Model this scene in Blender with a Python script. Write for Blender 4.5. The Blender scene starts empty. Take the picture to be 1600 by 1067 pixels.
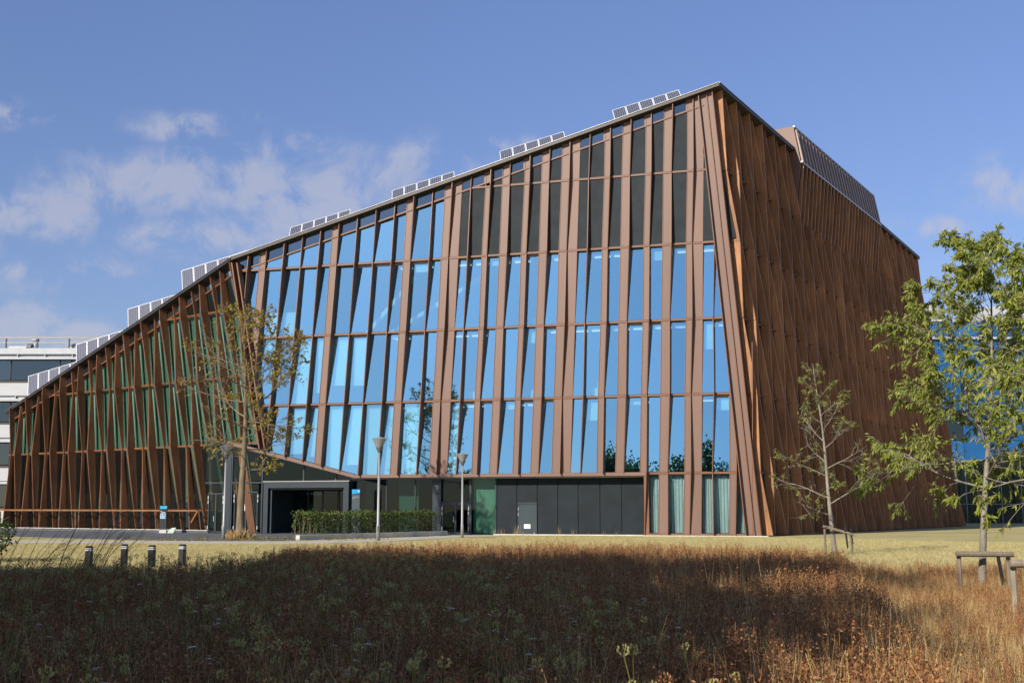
import bpy, bmesh, math, random
from mathutils import Vector, Matrix, noise
R = math.radians
rnd = random.Random(7)
scene = bpy.context.scene
COL = scene.collection

# ------------------------------------------------------------------ camera
cam_d = bpy.data.cameras.new('camera')
cam_d.sensor_width = 36.0
cam_d.lens = 36.0 * 1900.0 / 1600.0
cam_d.clip_end = 6000
cam = bpy.data.objects.new('camera', cam_d)
COL.objects.link(cam)
cam.location = (0, 0, 1.7)
cam.rotation_euler = (R(90 + 7.925), 0, 0)
scene.camera = cam
scene.render.resolution_x = 1024
scene.render.resolution_y = 682

# ------------------------------------------------------------------ sky and sun
SUN_AZ, SUN_EL = 220.0, 30.0          # clockwise from +Y
world = bpy.data.worlds.new('World')
scene.world = world
world.use_nodes = True
wn, wl = world.node_tree.nodes, world.node_tree.links
bg = wn['Background']
sky = wn.new('ShaderNodeTexSky')
sky.sky_type = 'NISHITA'
sky.sun_disc = False
sky.sun_elevation = R(SUN_EL)
sky.sun_rotation = R(SUN_AZ)
sky.air_density = 1.0
sky.dust_density = 0.35
sky.ozone_density = 3.0
tint = wn.new('ShaderNodeMix'); tint.data_type = 'RGBA'; tint.blend_type = 'MULTIPLY'
tint.inputs[0].default_value = 1.0
tint.inputs[7].default_value = (1.10, 1.04, 1.24, 1)
hz = wn.new('ShaderNodeMapRange'); hz.inputs[1].default_value = 0.0; hz.inputs[2].default_value = 0.5
hz.inputs[3].default_value = 0.60; hz.inputs[4].default_value = 1.0
hzs = wn.new('ShaderNodeVectorMath'); hzs.operation = 'SCALE'
wl.new(sky.outputs[0], hzs.inputs[0]); wl.new(hz.outputs[0], hzs.inputs['Scale'])
wl.new(hzs.outputs[0], tint.inputs[6])
# thin cumulus: noise in direction space, more of it low in the sky
tc = wn.new('ShaderNodeTexCoord')
sep = wn.new('ShaderNodeSeparateXYZ'); wl.new(tc.outputs['Generated'], sep.inputs[0])
def wmath(op, a, b=None, c=None):
    n = wn.new('ShaderNodeMath'); n.operation = op
    for i, v in enumerate((a, b, c)):
        if v is None: continue
        if isinstance(v, (int, float)): n.inputs[i].default_value = v
        else: wl.new(v, n.inputs[i])
    return n.outputs[0]
wl.new(sep.outputs[2], hz.inputs[0])
zc = wmath('MAXIMUM', sep.outputs[2], 0.0)
den = wmath('ADD', zc, 0.16)
cmb = wn.new('ShaderNodeCombineXYZ')
wl.new(wmath('DIVIDE', sep.outputs[0], den), cmb.inputs[0])
wl.new(wmath('DIVIDE', sep.outputs[1], den), cmb.inputs[1])
n1 = wn.new('ShaderNodeTexNoise'); n1.inputs['Scale'].default_value = 1.7
n1.inputs['Detail'].default_value = 8; n1.inputs['Roughness'].default_value = 0.55
n1.inputs['Distortion'].default_value = 0.25
mp = wn.new('ShaderNodeMapping'); mp.inputs['Location'].default_value = (3.7, 1.25, 0.4)
mp.inputs['Scale'].default_value = (1.0, 1.0, 1.0)
wl.new(cmb.outputs[0], mp.inputs[0]); wl.new(mp.outputs[0], n1.inputs[0])
# fair-weather cloud banks (x/y, z/y of the direction, half sizes) broken up by the noise, thin scatter elsewhere
BANKS = [(-0.276, 0.272, 0.105, 0.021), (-0.2548, 0.2878, 0.0421, 0.0158), (-0.1728, 0.2567, 0.0579, 0.02), (-0.399, 0.2473, 0.0447, 0.0237), (-0.3857, 0.1979, 0.05, 0.0126), (-0.4099, 0.1518, 0.0316, 0.0147),
         (-0.3616, 0.1438, 0.0263, 0.0095), (-0.2778, 0.3237, 0.0342, 0.0095), (-0.2182, 0.3328, 0.0158, 0.0053), (-0.1847, 0.3029, 0.0263, 0.0147), (-0.0759, 0.2845, 0.0474, 0.0189), (0.0, 0.3013, 0.0289, 0.0095),
         (0.4206, 0.2667, 0.0316, 0.02), (0.3446, 0.2362, 0.0316, 0.0074), (-0.2689, 0.2269, 0.0579, 0.0137), (-0.4255, 0.3339, 0.0316, 0.0105)]
yy = wmath('MAXIMUM', sep.outputs[1], 0.05)
ax = wmath('DIVIDE', sep.outputs[0], yy); ez = wmath('DIVIDE', sep.outputs[2], yy)
n2 = wn.new('ShaderNodeTexNoise'); n2.inputs['Scale'].default_value = 20; n2.inputs['Detail'].default_value = 10; n2.inputs['Roughness'].default_value = 0.62; n2.inputs['Distortion'].default_value = 0.35
wl.new(tc.outputs['Generated'], n2.inputs[0])
wob = wmath('MULTIPLY_ADD', n2.outputs[0], 6.4, -3.35)
tot = None
for a0, e0, sa, se in BANKS:
    da = wmath('MULTIPLY_ADD', ax, 1 / sa, -a0 / sa); de = wmath('MULTIPLY_ADD', ez, 1 / se, -e0 / se)
    d2 = wmath('ADD', wmath('MULTIPLY', da, da), wmath('MULTIPLY', de, de))
    g = wmath('EXPONENT', wmath('MULTIPLY', d2, -0.42))
    tot = g if tot is None else wmath('MAXIMUM', tot, g)
front = wmath('GREATER_THAN', sep.outputs[1], 0.05)
bank = wmath('MULTIPLY', wmath('MULTIPLY', tot, front), wmath('ADD', wob, 1.0))
far = wmath('MULTIPLY', wmath('MAXIMUM', wmath('MULTIPLY_ADD', n1.outputs[0], 2.6, -1.28), 0.0), 0.8)
dens = wmath('ADD', bank, far)
cr = wn.new('ShaderNodeMapRange'); cr.interpolation_type = 'SMOOTHSTEP'
cr.inputs[1].default_value = 0.12; cr.inputs[2].default_value = 1.25
cr.inputs[3].default_value = 0.0; cr.inputs[4].default_value = 0.56
wl.new(dens, cr.inputs[0])
cmix = wn.new('ShaderNodeMix'); cmix.data_type = 'RGBA'
wl.new(cr.outputs[0], cmix.inputs[0]); wl.new(tint.outputs[2], cmix.inputs[6])
cmix.inputs[7].default_value = (4.3, 4.3, 5.0, 1)
wl.new(cmix.outputs[2], bg.inputs[0])
bg.inputs[1].default_value = 0.10

sun_d = bpy.data.lights.new('sun', 'SUN')
sun_d.energy = 4.9
sun_d.angle = R(0.53)
sun_d.color = (1.0, 0.92, 0.79)
sun = bpy.data.objects.new('sun', sun_d)
COL.objects.link(sun)
S = Vector((math.sin(R(SUN_AZ)) * math.cos(R(SUN_EL)), math.cos(R(SUN_AZ)) * math.cos(R(SUN_EL)), math.sin(R(SUN_EL))))
sun.rotation_euler = S.to_track_quat('Z', 'Y').to_euler()
sun.location = S * 200

scene.view_settings.view_transform = 'Standard'
scene.view_settings.look = 'None'
scene.view_settings.exposure = 0.35
scene.view_settings.gamma = 1.0
scene.render.engine = 'CYCLES'
scene.cycles.transparent_max_bounces = 8
scene.cycles.max_bounces = 5
scene.cycles.diffuse_bounces = 2
scene.cycles.glossy_bounces = 3

# ------------------------------------------------------------------ materials
MATS = {}
def nodemat(name):
    m = bpy.data.materials.new(name); m.use_nodes = True
    MATS[name] = m
    nt = m.node_tree
    return m, nt.nodes, nt.links, nt.nodes['Principled BSDF']
def ramp(n, l, fac, stops):
    r = n.new('ShaderNodeValToRGB')
    e = r.color_ramp.elements
    while len(e) < len(stops): e.new(0.5)
    for i, (p, c) in enumerate(stops):
        e[i].position = p; e[i].color = (*c, 1)
    l.new(fac, r.inputs[0])
    return r.outputs[0]
def simple(name, col, rough=0.6, metal=0.0, var=0.12, scale=(1.5, 1.5, 1.5), bump=0.0, bscale=20, spec=0.5, objvar=0.0):
    """base colour with patchy wear, optional fine relief"""
    m, n, l, b = nodemat(name)
    t = n.new('ShaderNodeTexCoord'); mpn = n.new('ShaderNodeMapping'); mpn.inputs['Scale'].default_value = scale
    l.new(t.outputs['Object'], mpn.inputs[0])
    no = n.new('ShaderNodeTexNoise'); no.inputs['Scale'].default_value = 1.0; no.inputs['Detail'].default_value = 6
    l.new(mpn.outputs[0], no.inputs[0])
    lo = tuple(c * (1 - var * 1.6) for c in col); hi = tuple(min(1, c * (1 + var * 1.6)) for c in col)
    c = ramp(n, l, no.outputs[0], [(0.25, lo), (0.75, hi)])
    if objvar:
        oi = n.new('ShaderNodeObjectInfo'); mr = n.new('ShaderNodeMapRange')
        mr.inputs[3].default_value = 1 - objvar; mr.inputs[4].default_value = 1 + objvar
        l.new(oi.outputs['Random'], mr.inputs[0])
        mx = n.new('ShaderNodeMix'); mx.data_type = 'RGBA'; mx.blend_type = 'MULTIPLY'; mx.inputs[0].default_value = 1
        cb = n.new('ShaderNodeCombineColor')
        for i in range(3): l.new(mr.outputs[0], cb.inputs[i])
        l.new(c, mx.inputs[6]); l.new(cb.outputs[0], mx.inputs[7]); c = mx.outputs[2]
    l.new(c, b.inputs['Base Color'])
    b.inputs['Roughness'].default_value = rough; b.inputs['Metallic'].default_value = metal
    b.inputs['Specular IOR Level'].default_value = spec
    if bump:
        bn = n.new('ShaderNodeTexNoise'); bn.inputs['Scale'].default_value = bscale; bn.inputs['Detail'].default_value = 5
        l.new(t.outputs['Object'], bn.inputs[0])
        bp = n.new('ShaderNodeBump'); bp.inputs['Strength'].default_value = bump; bp.inputs['Distance'].default_value = 0.05
        l.new(bn.outputs[0], bp.inputs['Height']); l.new(bp.outputs[0], b.inputs['Normal'])
    return m
def wood(name, dark, light, rough=0.55, knots=True, spec=0.35):
    m, n, l, b = nodemat(name)
    t = n.new('ShaderNodeTexCoord'); oi = n.new('ShaderNodeObjectInfo')
    mpn = n.new('ShaderNodeMapping'); mpn.inputs['Scale'].default_value = (9, 9, 0.45)
    add = n.new('ShaderNodeVectorMath'); add.operation = 'ADD'
    sc = n.new('ShaderNodeVectorMath'); sc.operation = 'SCALE'; sc.inputs[0].default_value = (37, 11, 53)
    l.new(oi.outputs['Random'], sc.inputs['Scale']); l.new(t.outputs['Object'], add.inputs[0]); l.new(sc.outputs[0], add.inputs[1])
    l.new(add.outputs[0], mpn.inputs[0])
    no = n.new('ShaderNodeTexNoise'); no.inputs['Scale'].default_value = 1.3; no.inputs['Detail'].default_value = 8
    no.inputs['Roughness'].default_value = 0.65; no.inputs['Distortion'].default_value = 0.4
    l.new(mpn.outputs[0], no.inputs[0])
    c = ramp(n, l, no.outputs[0], [(0.28, dark), (0.72, light)])
    big = n.new('ShaderNodeTexNoise'); big.inputs['Scale'].default_value = 0.35; big.inputs['Detail'].default_value = 3
    l.new(add.outputs[0], big.inputs[0])
    mr = n.new('ShaderNodeMapRange'); mr.inputs[1].default_value = 0.3; mr.inputs[2].default_value = 0.7
    mr.inputs[3].default_value = 0.72; mr.inputs[4].default_value = 1.22
    l.new(big.outputs[0], mr.inputs[0])
    mr2 = n.new('ShaderNodeMapRange'); mr2.inputs[3].default_value = 0.82; mr2.inputs[4].default_value = 1.18
    l.new(oi.outputs['Random'], mr2.inputs[0])
    mu = n.new('ShaderNodeMath'); mu.operation = 'MULTIPLY'; l.new(mr.outputs[0], mu.inputs[0]); l.new(mr2.outputs[0], mu.inputs[1])
    ge = n.new('ShaderNodeNewGeometry'); mr4 = n.new('ShaderNodeMapRange'); mr4.inputs[3].default_value = 0.84; mr4.inputs[4].default_value = 1.16
    l.new(ge.outputs['Random Per Island'], mr4.inputs[0])
    mu2 = n.new('ShaderNodeMath'); mu2.operation = 'MULTIPLY'; l.new(mu.outputs[0], mu2.inputs[0]); l.new(mr4.outputs[0], mu2.inputs[1]); mu = mu2
    vm = n.new('ShaderNodeVectorMath'); vm.operation = 'SCALE'; l.new(c, vm.inputs[0]); l.new(mu.outputs[0], vm.inputs['Scale'])
    c = vm.outputs[0]
    if knots:
        vo = n.new('ShaderNodeTexVoronoi'); vo.inputs['Scale'].default_value = 1.0
        mk = n.new('ShaderNodeMapping'); mk.inputs['Scale'].default_value = (2.2, 2.2, 0.9); l.new(add.outputs[0], mk.inputs[0]); l.new(mk.outputs[0], vo.inputs[0])
        mr3 = n.new('ShaderNodeMapRange'); mr3.inputs[1].default_value = 0.05; mr3.inputs[2].default_value = 0.12
        mr3.inputs[3].default_value = 0.45; mr3.inputs[4].default_value = 1.0
        l.new(vo.outputs['Distance'], mr3.inputs[0])
        v2 = n.new('ShaderNodeVectorMath'); v2.operation = 'SCALE'; l.new(c, v2.inputs[0]); l.new(mr3.outputs[0], v2.inputs['Scale'])
        c = v2.outputs[0]
    l.new(c, b.inputs['Base Color'])
    b.inputs['Roughness'].default_value = rough; b.inputs['Specular IOR Level'].default_value = spec
    bp = n.new('ShaderNodeBump'); bp.inputs['Strength'].default_value = 0.25; bp.inputs['Distance'].default_value = 0.02
    l.new(no.outputs[0], bp.inputs['Height']); l.new(bp.outputs[0], b.inputs['Normal'])
    return m
def glass(name, refl, gloss_col, trans_col, rough=0.0, wave=0.012, fres=1.0):
    """coated facade glass: mirror share + tinted see-through share, faint pillowing of each pane"""
    m, n, l, b = nodemat(name)
    n.remove(b)
    out = n['Material Output']
    g = n.new('ShaderNodeBsdfGlossy'); g.inputs['Roughness'].default_value = rough
    tr = n.new('ShaderNodeBsdfTransparent'); tr.inputs[0].default_value = (*trans_col, 1)
    t = n.new('ShaderNodeTexCoord'); oi = n.new('ShaderNodeObjectInfo')
    mr = n.new('ShaderNodeMapRange'); mr.inputs[3].default_value = 0.86; mr.inputs[4].default_value = 1.12
    l.new(oi.outputs['Random'], mr.inputs[0])
    vm = n.new('ShaderNodeVectorMath'); vm.operation = 'SCALE'; vm.inputs[0].default_value = gloss_col
    l.new(mr.outputs[0], vm.inputs['Scale']); l.new(vm.outputs[0], g.inputs[0])
    no = n.new('ShaderNodeTexNoise'); no.inputs['Scale'].default_value = 0.45; no.inputs['Detail'].default_value = 1
    l.new(t.outputs['Object'], no.inputs[0])
    bp = n.new('ShaderNodeBump'); bp.inputs['Strength'].default_value = 0.25; bp.inputs['Distance'].default_value = wave
    l.new(no.outputs[0], bp.inputs['Height']); l.new(bp.outputs[0], g.inputs['Normal'])
    lw = n.new('ShaderNodeFresnel'); lw.inputs[0].default_value = 1.5
    ad = n.new('ShaderNodeMath'); ad.operation = 'ADD'; ad.use_clamp = True; ad.inputs[1].default_value = refl
    fm = n.new('ShaderNodeMath'); fm.operation = 'MULTIPLY'; fm.inputs[1].default_value = fres
    l.new(lw.outputs[0], fm.inputs[0]); l.new(fm.outputs[0], ad.inputs[0])
    mx = n.new('ShaderNodeMixShader')
    l.new(ad.outputs[0], mx.inputs[0]); l.new(tr.outputs[0], mx.inputs[1]); l.new(g.outputs[0], mx.inputs[2])
    l.new(mx.outputs[0], out.inputs[0])
    return m
def ribbed(name, col, period, depth=0.35, rough=0.5, axis=2, metal=0.0):
    """fine horizontal ribs, too fine to count from here"""
    m, n, l, b = nodemat(name)
    t = n.new('ShaderNodeTexCoord')
    sp = n.new('ShaderNodeSeparateXYZ'); l.new(t.outputs['Object'], sp.inputs[0])
    mm = n.new('ShaderNodeMath'); mm.operation = 'MULTIPLY'; mm.inputs[1].default_value = 2 * math.pi / period
    l.new(sp.outputs[axis], mm.inputs[0])
    sn = n.new('ShaderNodeMath'); sn.operation = 'SINE'; l.new(mm.outputs[0], sn.inputs[0])
    no = n.new('ShaderNodeTexNoise'); no.inputs['Scale'].default_value = 1.1; no.inputs['Detail'].default_value = 5
    l.new(t.outputs['Object'], no.inputs[0])
    c = ramp(n, l, no.outputs[0], [(0.3, tuple(x * 0.8 for x in col)), (0.7, tuple(x * 1.25 for x in col))])
    l.new(c, b.inputs['Base Color'])
    b.inputs['Roughness'].default_value = rough; b.inputs['Metallic'].default_value = metal; b.inputs['Specular IOR Level'].default_value = 0.25
    bp = n.new('ShaderNodeBump'); bp.inputs['Strength'].default_value = depth; bp.inputs['Distance'].default_value = 0.02
    l.new(sn.outputs[0], bp.inputs['Height']); l.new(bp.outputs[0], b.inputs['Normal'])
    return m
def leafmat(name, cols, trans=0.35, rough=0.5):
    """leaf: colour varies from leaf to leaf, some light passes through"""
    m, n, l, b = nodemat(name)
    out = n['Material Output']
    ge = n.new('ShaderNodeNewGeometry')
    st = [(i / max(1, len(cols) - 1), c) for i, c in enumerate(cols)]
    c = ramp(n, l, ge.outputs['Random Per Island'], st)
    l.new(c, b.inputs['Base Color']); b.inputs['Roughness'].default_value = rough
    b.inputs['Specular IOR Level'].default_value = 0.3
    tl = n.new('ShaderNodeBsdfTranslucent'); l.new(c, tl.inputs[0])
    mx = n.new('ShaderNodeMixShader'); mx.inputs[0].default_value = trans
    l.new(b.outputs[0], mx.inputs[1]); l.new(tl.outputs[0], mx.inputs[2]); l.new(mx.outputs[0], out.inputs[0])
    return m
def ground_mat(name, stops, s1=0.25, s2=6.0, bump=0.4, rough=0.95):
    m, n, l, b = nodemat(name)
    t = n.new('ShaderNodeTexCoord')
    a = n.new('ShaderNodeTexNoise'); a.inputs['Scale'].default_value = s1; a.inputs['Detail'].default_value = 7; a.inputs['Roughness'].default_value = 0.65
    f = n.new('ShaderNodeTexNoise'); f.inputs['Scale'].default_value = s2; f.inputs['Detail'].default_value = 6; f.inputs['Roughness'].default_value = 0.7
    l.new(t.outputs['Object'], a.inputs[0]); l.new(t.outputs['Object'], f.inputs[0])
    mx = n.new('ShaderNodeMath'); mx.operation = 'MULTIPLY_ADD'; mx.inputs[1].default_value = 0.45
    sc = n.new('ShaderNodeMath'); sc.operation = 'MULTIPLY'; sc.inputs[1].default_value = 0.55
    l.new(a.outputs[0], sc.inputs[0]); l.new(f.outputs[0], mx.inputs[0]); l.new(sc.outputs[0], mx.inputs[2])
    l.new(ramp(n, l, mx.outputs[0], stops), b.inputs['Base Color'])
    b.inputs['Roughness'].default_value = rough; b.inputs['Specular IOR Level'].default_value = 0.2
    bp = n.new('ShaderNodeBump'); bp.inputs['Strength'].default_value = bump; bp.inputs['Distance'].default_value = 0.05
    l.new(f.outputs[0], bp.inputs['Height']); l.new(bp.outputs[0], b.inputs['Normal'])
    return m

simple('bronze', (0.166, 0.095, 0.068), 0.5, 0.0, 0.05, (0.8, 0.8, 0.12), objvar=0.05)
simple('bronze_fin', (0.155, 0.066, 0.032), 0.5, 0.0, 0.08, (1, 1, 0.2), objvar=0.1)
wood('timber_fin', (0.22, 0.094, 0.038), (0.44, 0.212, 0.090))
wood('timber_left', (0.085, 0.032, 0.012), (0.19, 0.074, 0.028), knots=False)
simple('rail_timber', (0.24, 0.11, 0.035), 0.5, 0, 0.15)
simple('roof_edge', (0.045, 0.038, 0.034), 0.45, 0.3, 0.1)
simple('roof_trim', (0.30, 0.30, 0.30), 0.35, 0.6, 0.05)
simple('roof_felt', (0.12, 0.12, 0.12), 0.8)
glass('glass_blue', 0.50, (0.42, 0.84, 1.0), (0.58, 0.84, 0.88), fres=0.8)
glass('glass_strip', 0.24, (0.45, 0.62, 0.72), (0.20, 0.28, 0.32), fres=0.8)
glass('glass_green', 0.03, (0.5, 0.75, 0.75), (0.34, 0.53, 0.46), fres=0.25)
glass('glass_dark', 0.02, (0.5, 0.7, 0.75), (0.18, 0.32, 0.29), fres=0.5)
glass('glass_curtain', 0.26, (0.45, 0.76, 0.95), (0.70, 0.85, 0.88), fres=0.8)
glass('glass_office', 0.12, (0.6, 0.75, 0.8), (0.3, 0.42, 0.43))
glass('glass_clear', 0.0, (1, 1, 1), (0.98, 0.99, 0.98), fres=0.0)
ribbed('louvre_dark', (0.019, 0.025, 0.030), 0.07, 0.25, 0.7)
ribbed('panel_dark', (0.010, 0.016, 0.021), 0.06, 0.2, 0.7)
simple('frame_dark', (0.024, 0.034, 0.042), 0.4, 0.2, 0.08)
simple('door_dark', (0.026, 0.040, 0.048), 0.4, 0.1, 0.08)
simple('interior', (0.14, 0.15, 0.155), 0.9)
simple('interior_dark', (0.02, 0.022, 0.024), 0.9)
simple('slab', (0.32, 0.33, 0.34), 0.8)
simple('blind_white', (0.80, 0.82, 0.82), 0.8, 0, 0.03)
simple('blind_green', (0.36, 0.44, 0.41), 0.8, 0, 0.05)
simple('curtain', (0.68, 0.70, 0.68), 0.9, 0, 0.05)
simple('steel', (0.55, 0.56, 0.57), 0.35, 0.7, 0.06)
simple('lamp_grey', (0.27, 0.275, 0.275), 0.45, 0.2, 0.06)
simple('lamp_dark', (0.14, 0.14, 0.14), 0.45, 0.3)
simple('concrete', (0.52, 0.50, 0.45), 0.9, 0, 0.14, (1.2, 1.2, 1.2), 0.3)
simple('pale_kerb', (0.52, 0.50, 0.45), 0.9, 0, 0.12)
simple('white_clad', (0.44, 0.45, 0.46), 0.45, 0, 0.05, (0.4, 0.4, 2))
simple('grey_clad', (0.42, 0.44, 0.46), 0.5, 0.1, 0.06)
simple('slat_grey', (0.26, 0.19, 0.15), 0.5, 0.2, 0.08)
simple('backing_brown', (0.10, 0.075, 0.06), 0.7, 0, 0.1)
simple('plinth_grey', (0.09, 0.09, 0.095), 0.9, 0, 0.12)
simple('dark_clad', (0.045, 0.038, 0.036), 0.6)
simple('brown_blind', (0.045, 0.03, 0.026), 0.7)
simple('grey_blind', (0.16, 0.16, 0.17), 0.7)
simple('blue_clad', (0.012, 0.095, 0.26), 0.32, 0, 0.08, (0.5, 0.5, 0.5), objvar=0.22)
simple('white_paint', (0.78, 0.78, 0.76), 0.5, 0, 0.04)
simple('black_plastic', (0.012, 0.012, 0.013), 0.5, 0, 0.3)
simple('blue_sign', (0.012, 0.30, 0.60), 0.4, 0, 0.05)
simple('cyan_sign', (0.02, 0.42, 0.68), 0.4, 0, 0.05)
simple('sign_grey', (0.055, 0.075, 0.085), 0.45, 0, 0.08)
simple('sign_black', (0.02, 0.024, 0.026), 0.45)
simple('paper', (0.82, 0.82, 0.82), 0.7, 0, 0.02)
simple('ink', (0.30, 0.30, 0.32), 0.8)
simple('stone_pale', (0.42, 0.52, 0.45), 0.8)
simple('strap', (0.012, 0.011, 0.010), 0.7)
wood('support_wood', (0.15, 0.12, 0.085), (0.30, 0.25, 0.18), 0.8, False, 0.15)
simple('bark_grey', (0.24, 0.215, 0.17), 0.9, 0, 0.25, (6, 6, 1.5), 0.6, 25, 0.15)
simple('bark_brown', (0.17, 0.135, 0.085), 0.9, 0, 0.25, (5, 5, 1.2), 0.6, 20, 0.15)
simple('twig', (0.20, 0.155, 0.105), 0.85, 0, 0.15, (3, 3, 3), 0, 20, 0.15)
simple('twig_red', (0.10, 0.045, 0.025), 0.8)
leafmat('leaf_bright', [(0.13, 0.18, 0.028), (0.25, 0.30, 0.045), (0.35, 0.38, 0.07), (0.42, 0.40, 0.10)], 0.42, 0.45)
leafmat('leaf_young', [(0.10, 0.12, 0.022), (0.19, 0.20, 0.04), (0.29, 0.26, 0.065)], 0.3)
leafmat('leaf_autumn', [(0.15, 0.145, 0.028), (0.30, 0.25, 0.045), (0.38, 0.28, 0.055), (0.27, 0.125, 0.03)], 0.35)
leafmat('leaf_hedge', [(0.035, 0.065, 0.012), (0.075, 0.12, 0.022), (0.14, 0.15, 0.035)], 0.2)
leafmat('leaf_dark', [(0.04, 0.08, 0.015), (0.09, 0.14, 0.03)], 0.45)
leafmat('seed_brown', [(0.17, 0.062, 0.024), (0.30, 0.130, 0.052), (0.45, 0.25, 0.11)], 0.15, 0.9)
leafmat('straw', [(0.36, 0.23, 0.08), (0.56, 0.39, 0.15), (0.74, 0.56, 0.27)], 0.3, 0.8)
leafmat('grass_green', [(0.14, 0.155, 0.026), (0.24, 0.235, 0.05), (0.32, 0.28, 0.08)], 0.3, 0.7)
leafmat('lawn_blade', [(0.27, 0.24, 0.085), (0.47, 0.40, 0.18), (0.62, 0.52, 0.28)], 0.3, 0.8)
leafmat('carrot_green', [(0.17, 0.165, 0.03), (0.30, 0.28, 0.07)], 0.3, 0.8)
leafmat('umbel_head', [(0.30, 0.28, 0.08), (0.46, 0.43, 0.15), (0.55, 0.48, 0.19)], 0.2, 0.9)
leafmat('petal', [(0.80, 0.74, 0.58), (0.88, 0.83, 0.70)], 0.2, 0.8)
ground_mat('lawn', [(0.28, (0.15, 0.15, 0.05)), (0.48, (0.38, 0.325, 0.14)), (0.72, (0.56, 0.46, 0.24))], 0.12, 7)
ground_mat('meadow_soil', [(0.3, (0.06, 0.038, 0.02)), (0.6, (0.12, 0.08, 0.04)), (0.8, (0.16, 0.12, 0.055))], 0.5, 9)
ground_mat('asphalt', [(0.3, (0.075, 0.078, 0.085)), (0.7, (0.12, 0.122, 0.128))], 0.3, 30, 0.15, 0.85)
ground_mat('path_gravel', [(0.3, (0.36, 0.325, 0.255)), (0.7, (0.48, 0.44, 0.36))], 0.3, 14, 0.2)
def solar_mat():
    m, n, l, b = nodemat('solar_cells')
    t = n.new('ShaderNodeTexCoord')
    br = n.new('ShaderNodeTexBrick'); br.offset = 0; br.inputs['Scale'].default_value = 1
    br.inputs['Brick Width'].default_value = 0.16; br.inputs['Row Height'].default_value = 0.16; br.inputs['Mortar Size'].default_value = 0.012
    br.inputs['Color1'].default_value = (0.045, 0.052, 0.085, 1); br.inputs['Color2'].default_value = (0.06, 0.068, 0.10, 1); br.inputs['Mortar'].default_value = (0.22, 0.23, 0.26, 1)
    l.new(t.outputs['UV'], br.inputs[0])
    l.new(br.outputs[0], b.inputs['Base Color']); b.inputs['Roughness'].default_value = 0.22
solar_mat()
def emis(name, col, s):
    m, n, l, b = nodemat(name)
    b.inputs['Emission Color'].default_value = (*col, 1); b.inputs['Emission Strength'].default_value = s
    b.inputs['Base Color'].default_value = (*col, 1)
emis('tube_light', (0.95, 1.0, 1.0), 0.9)

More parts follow.
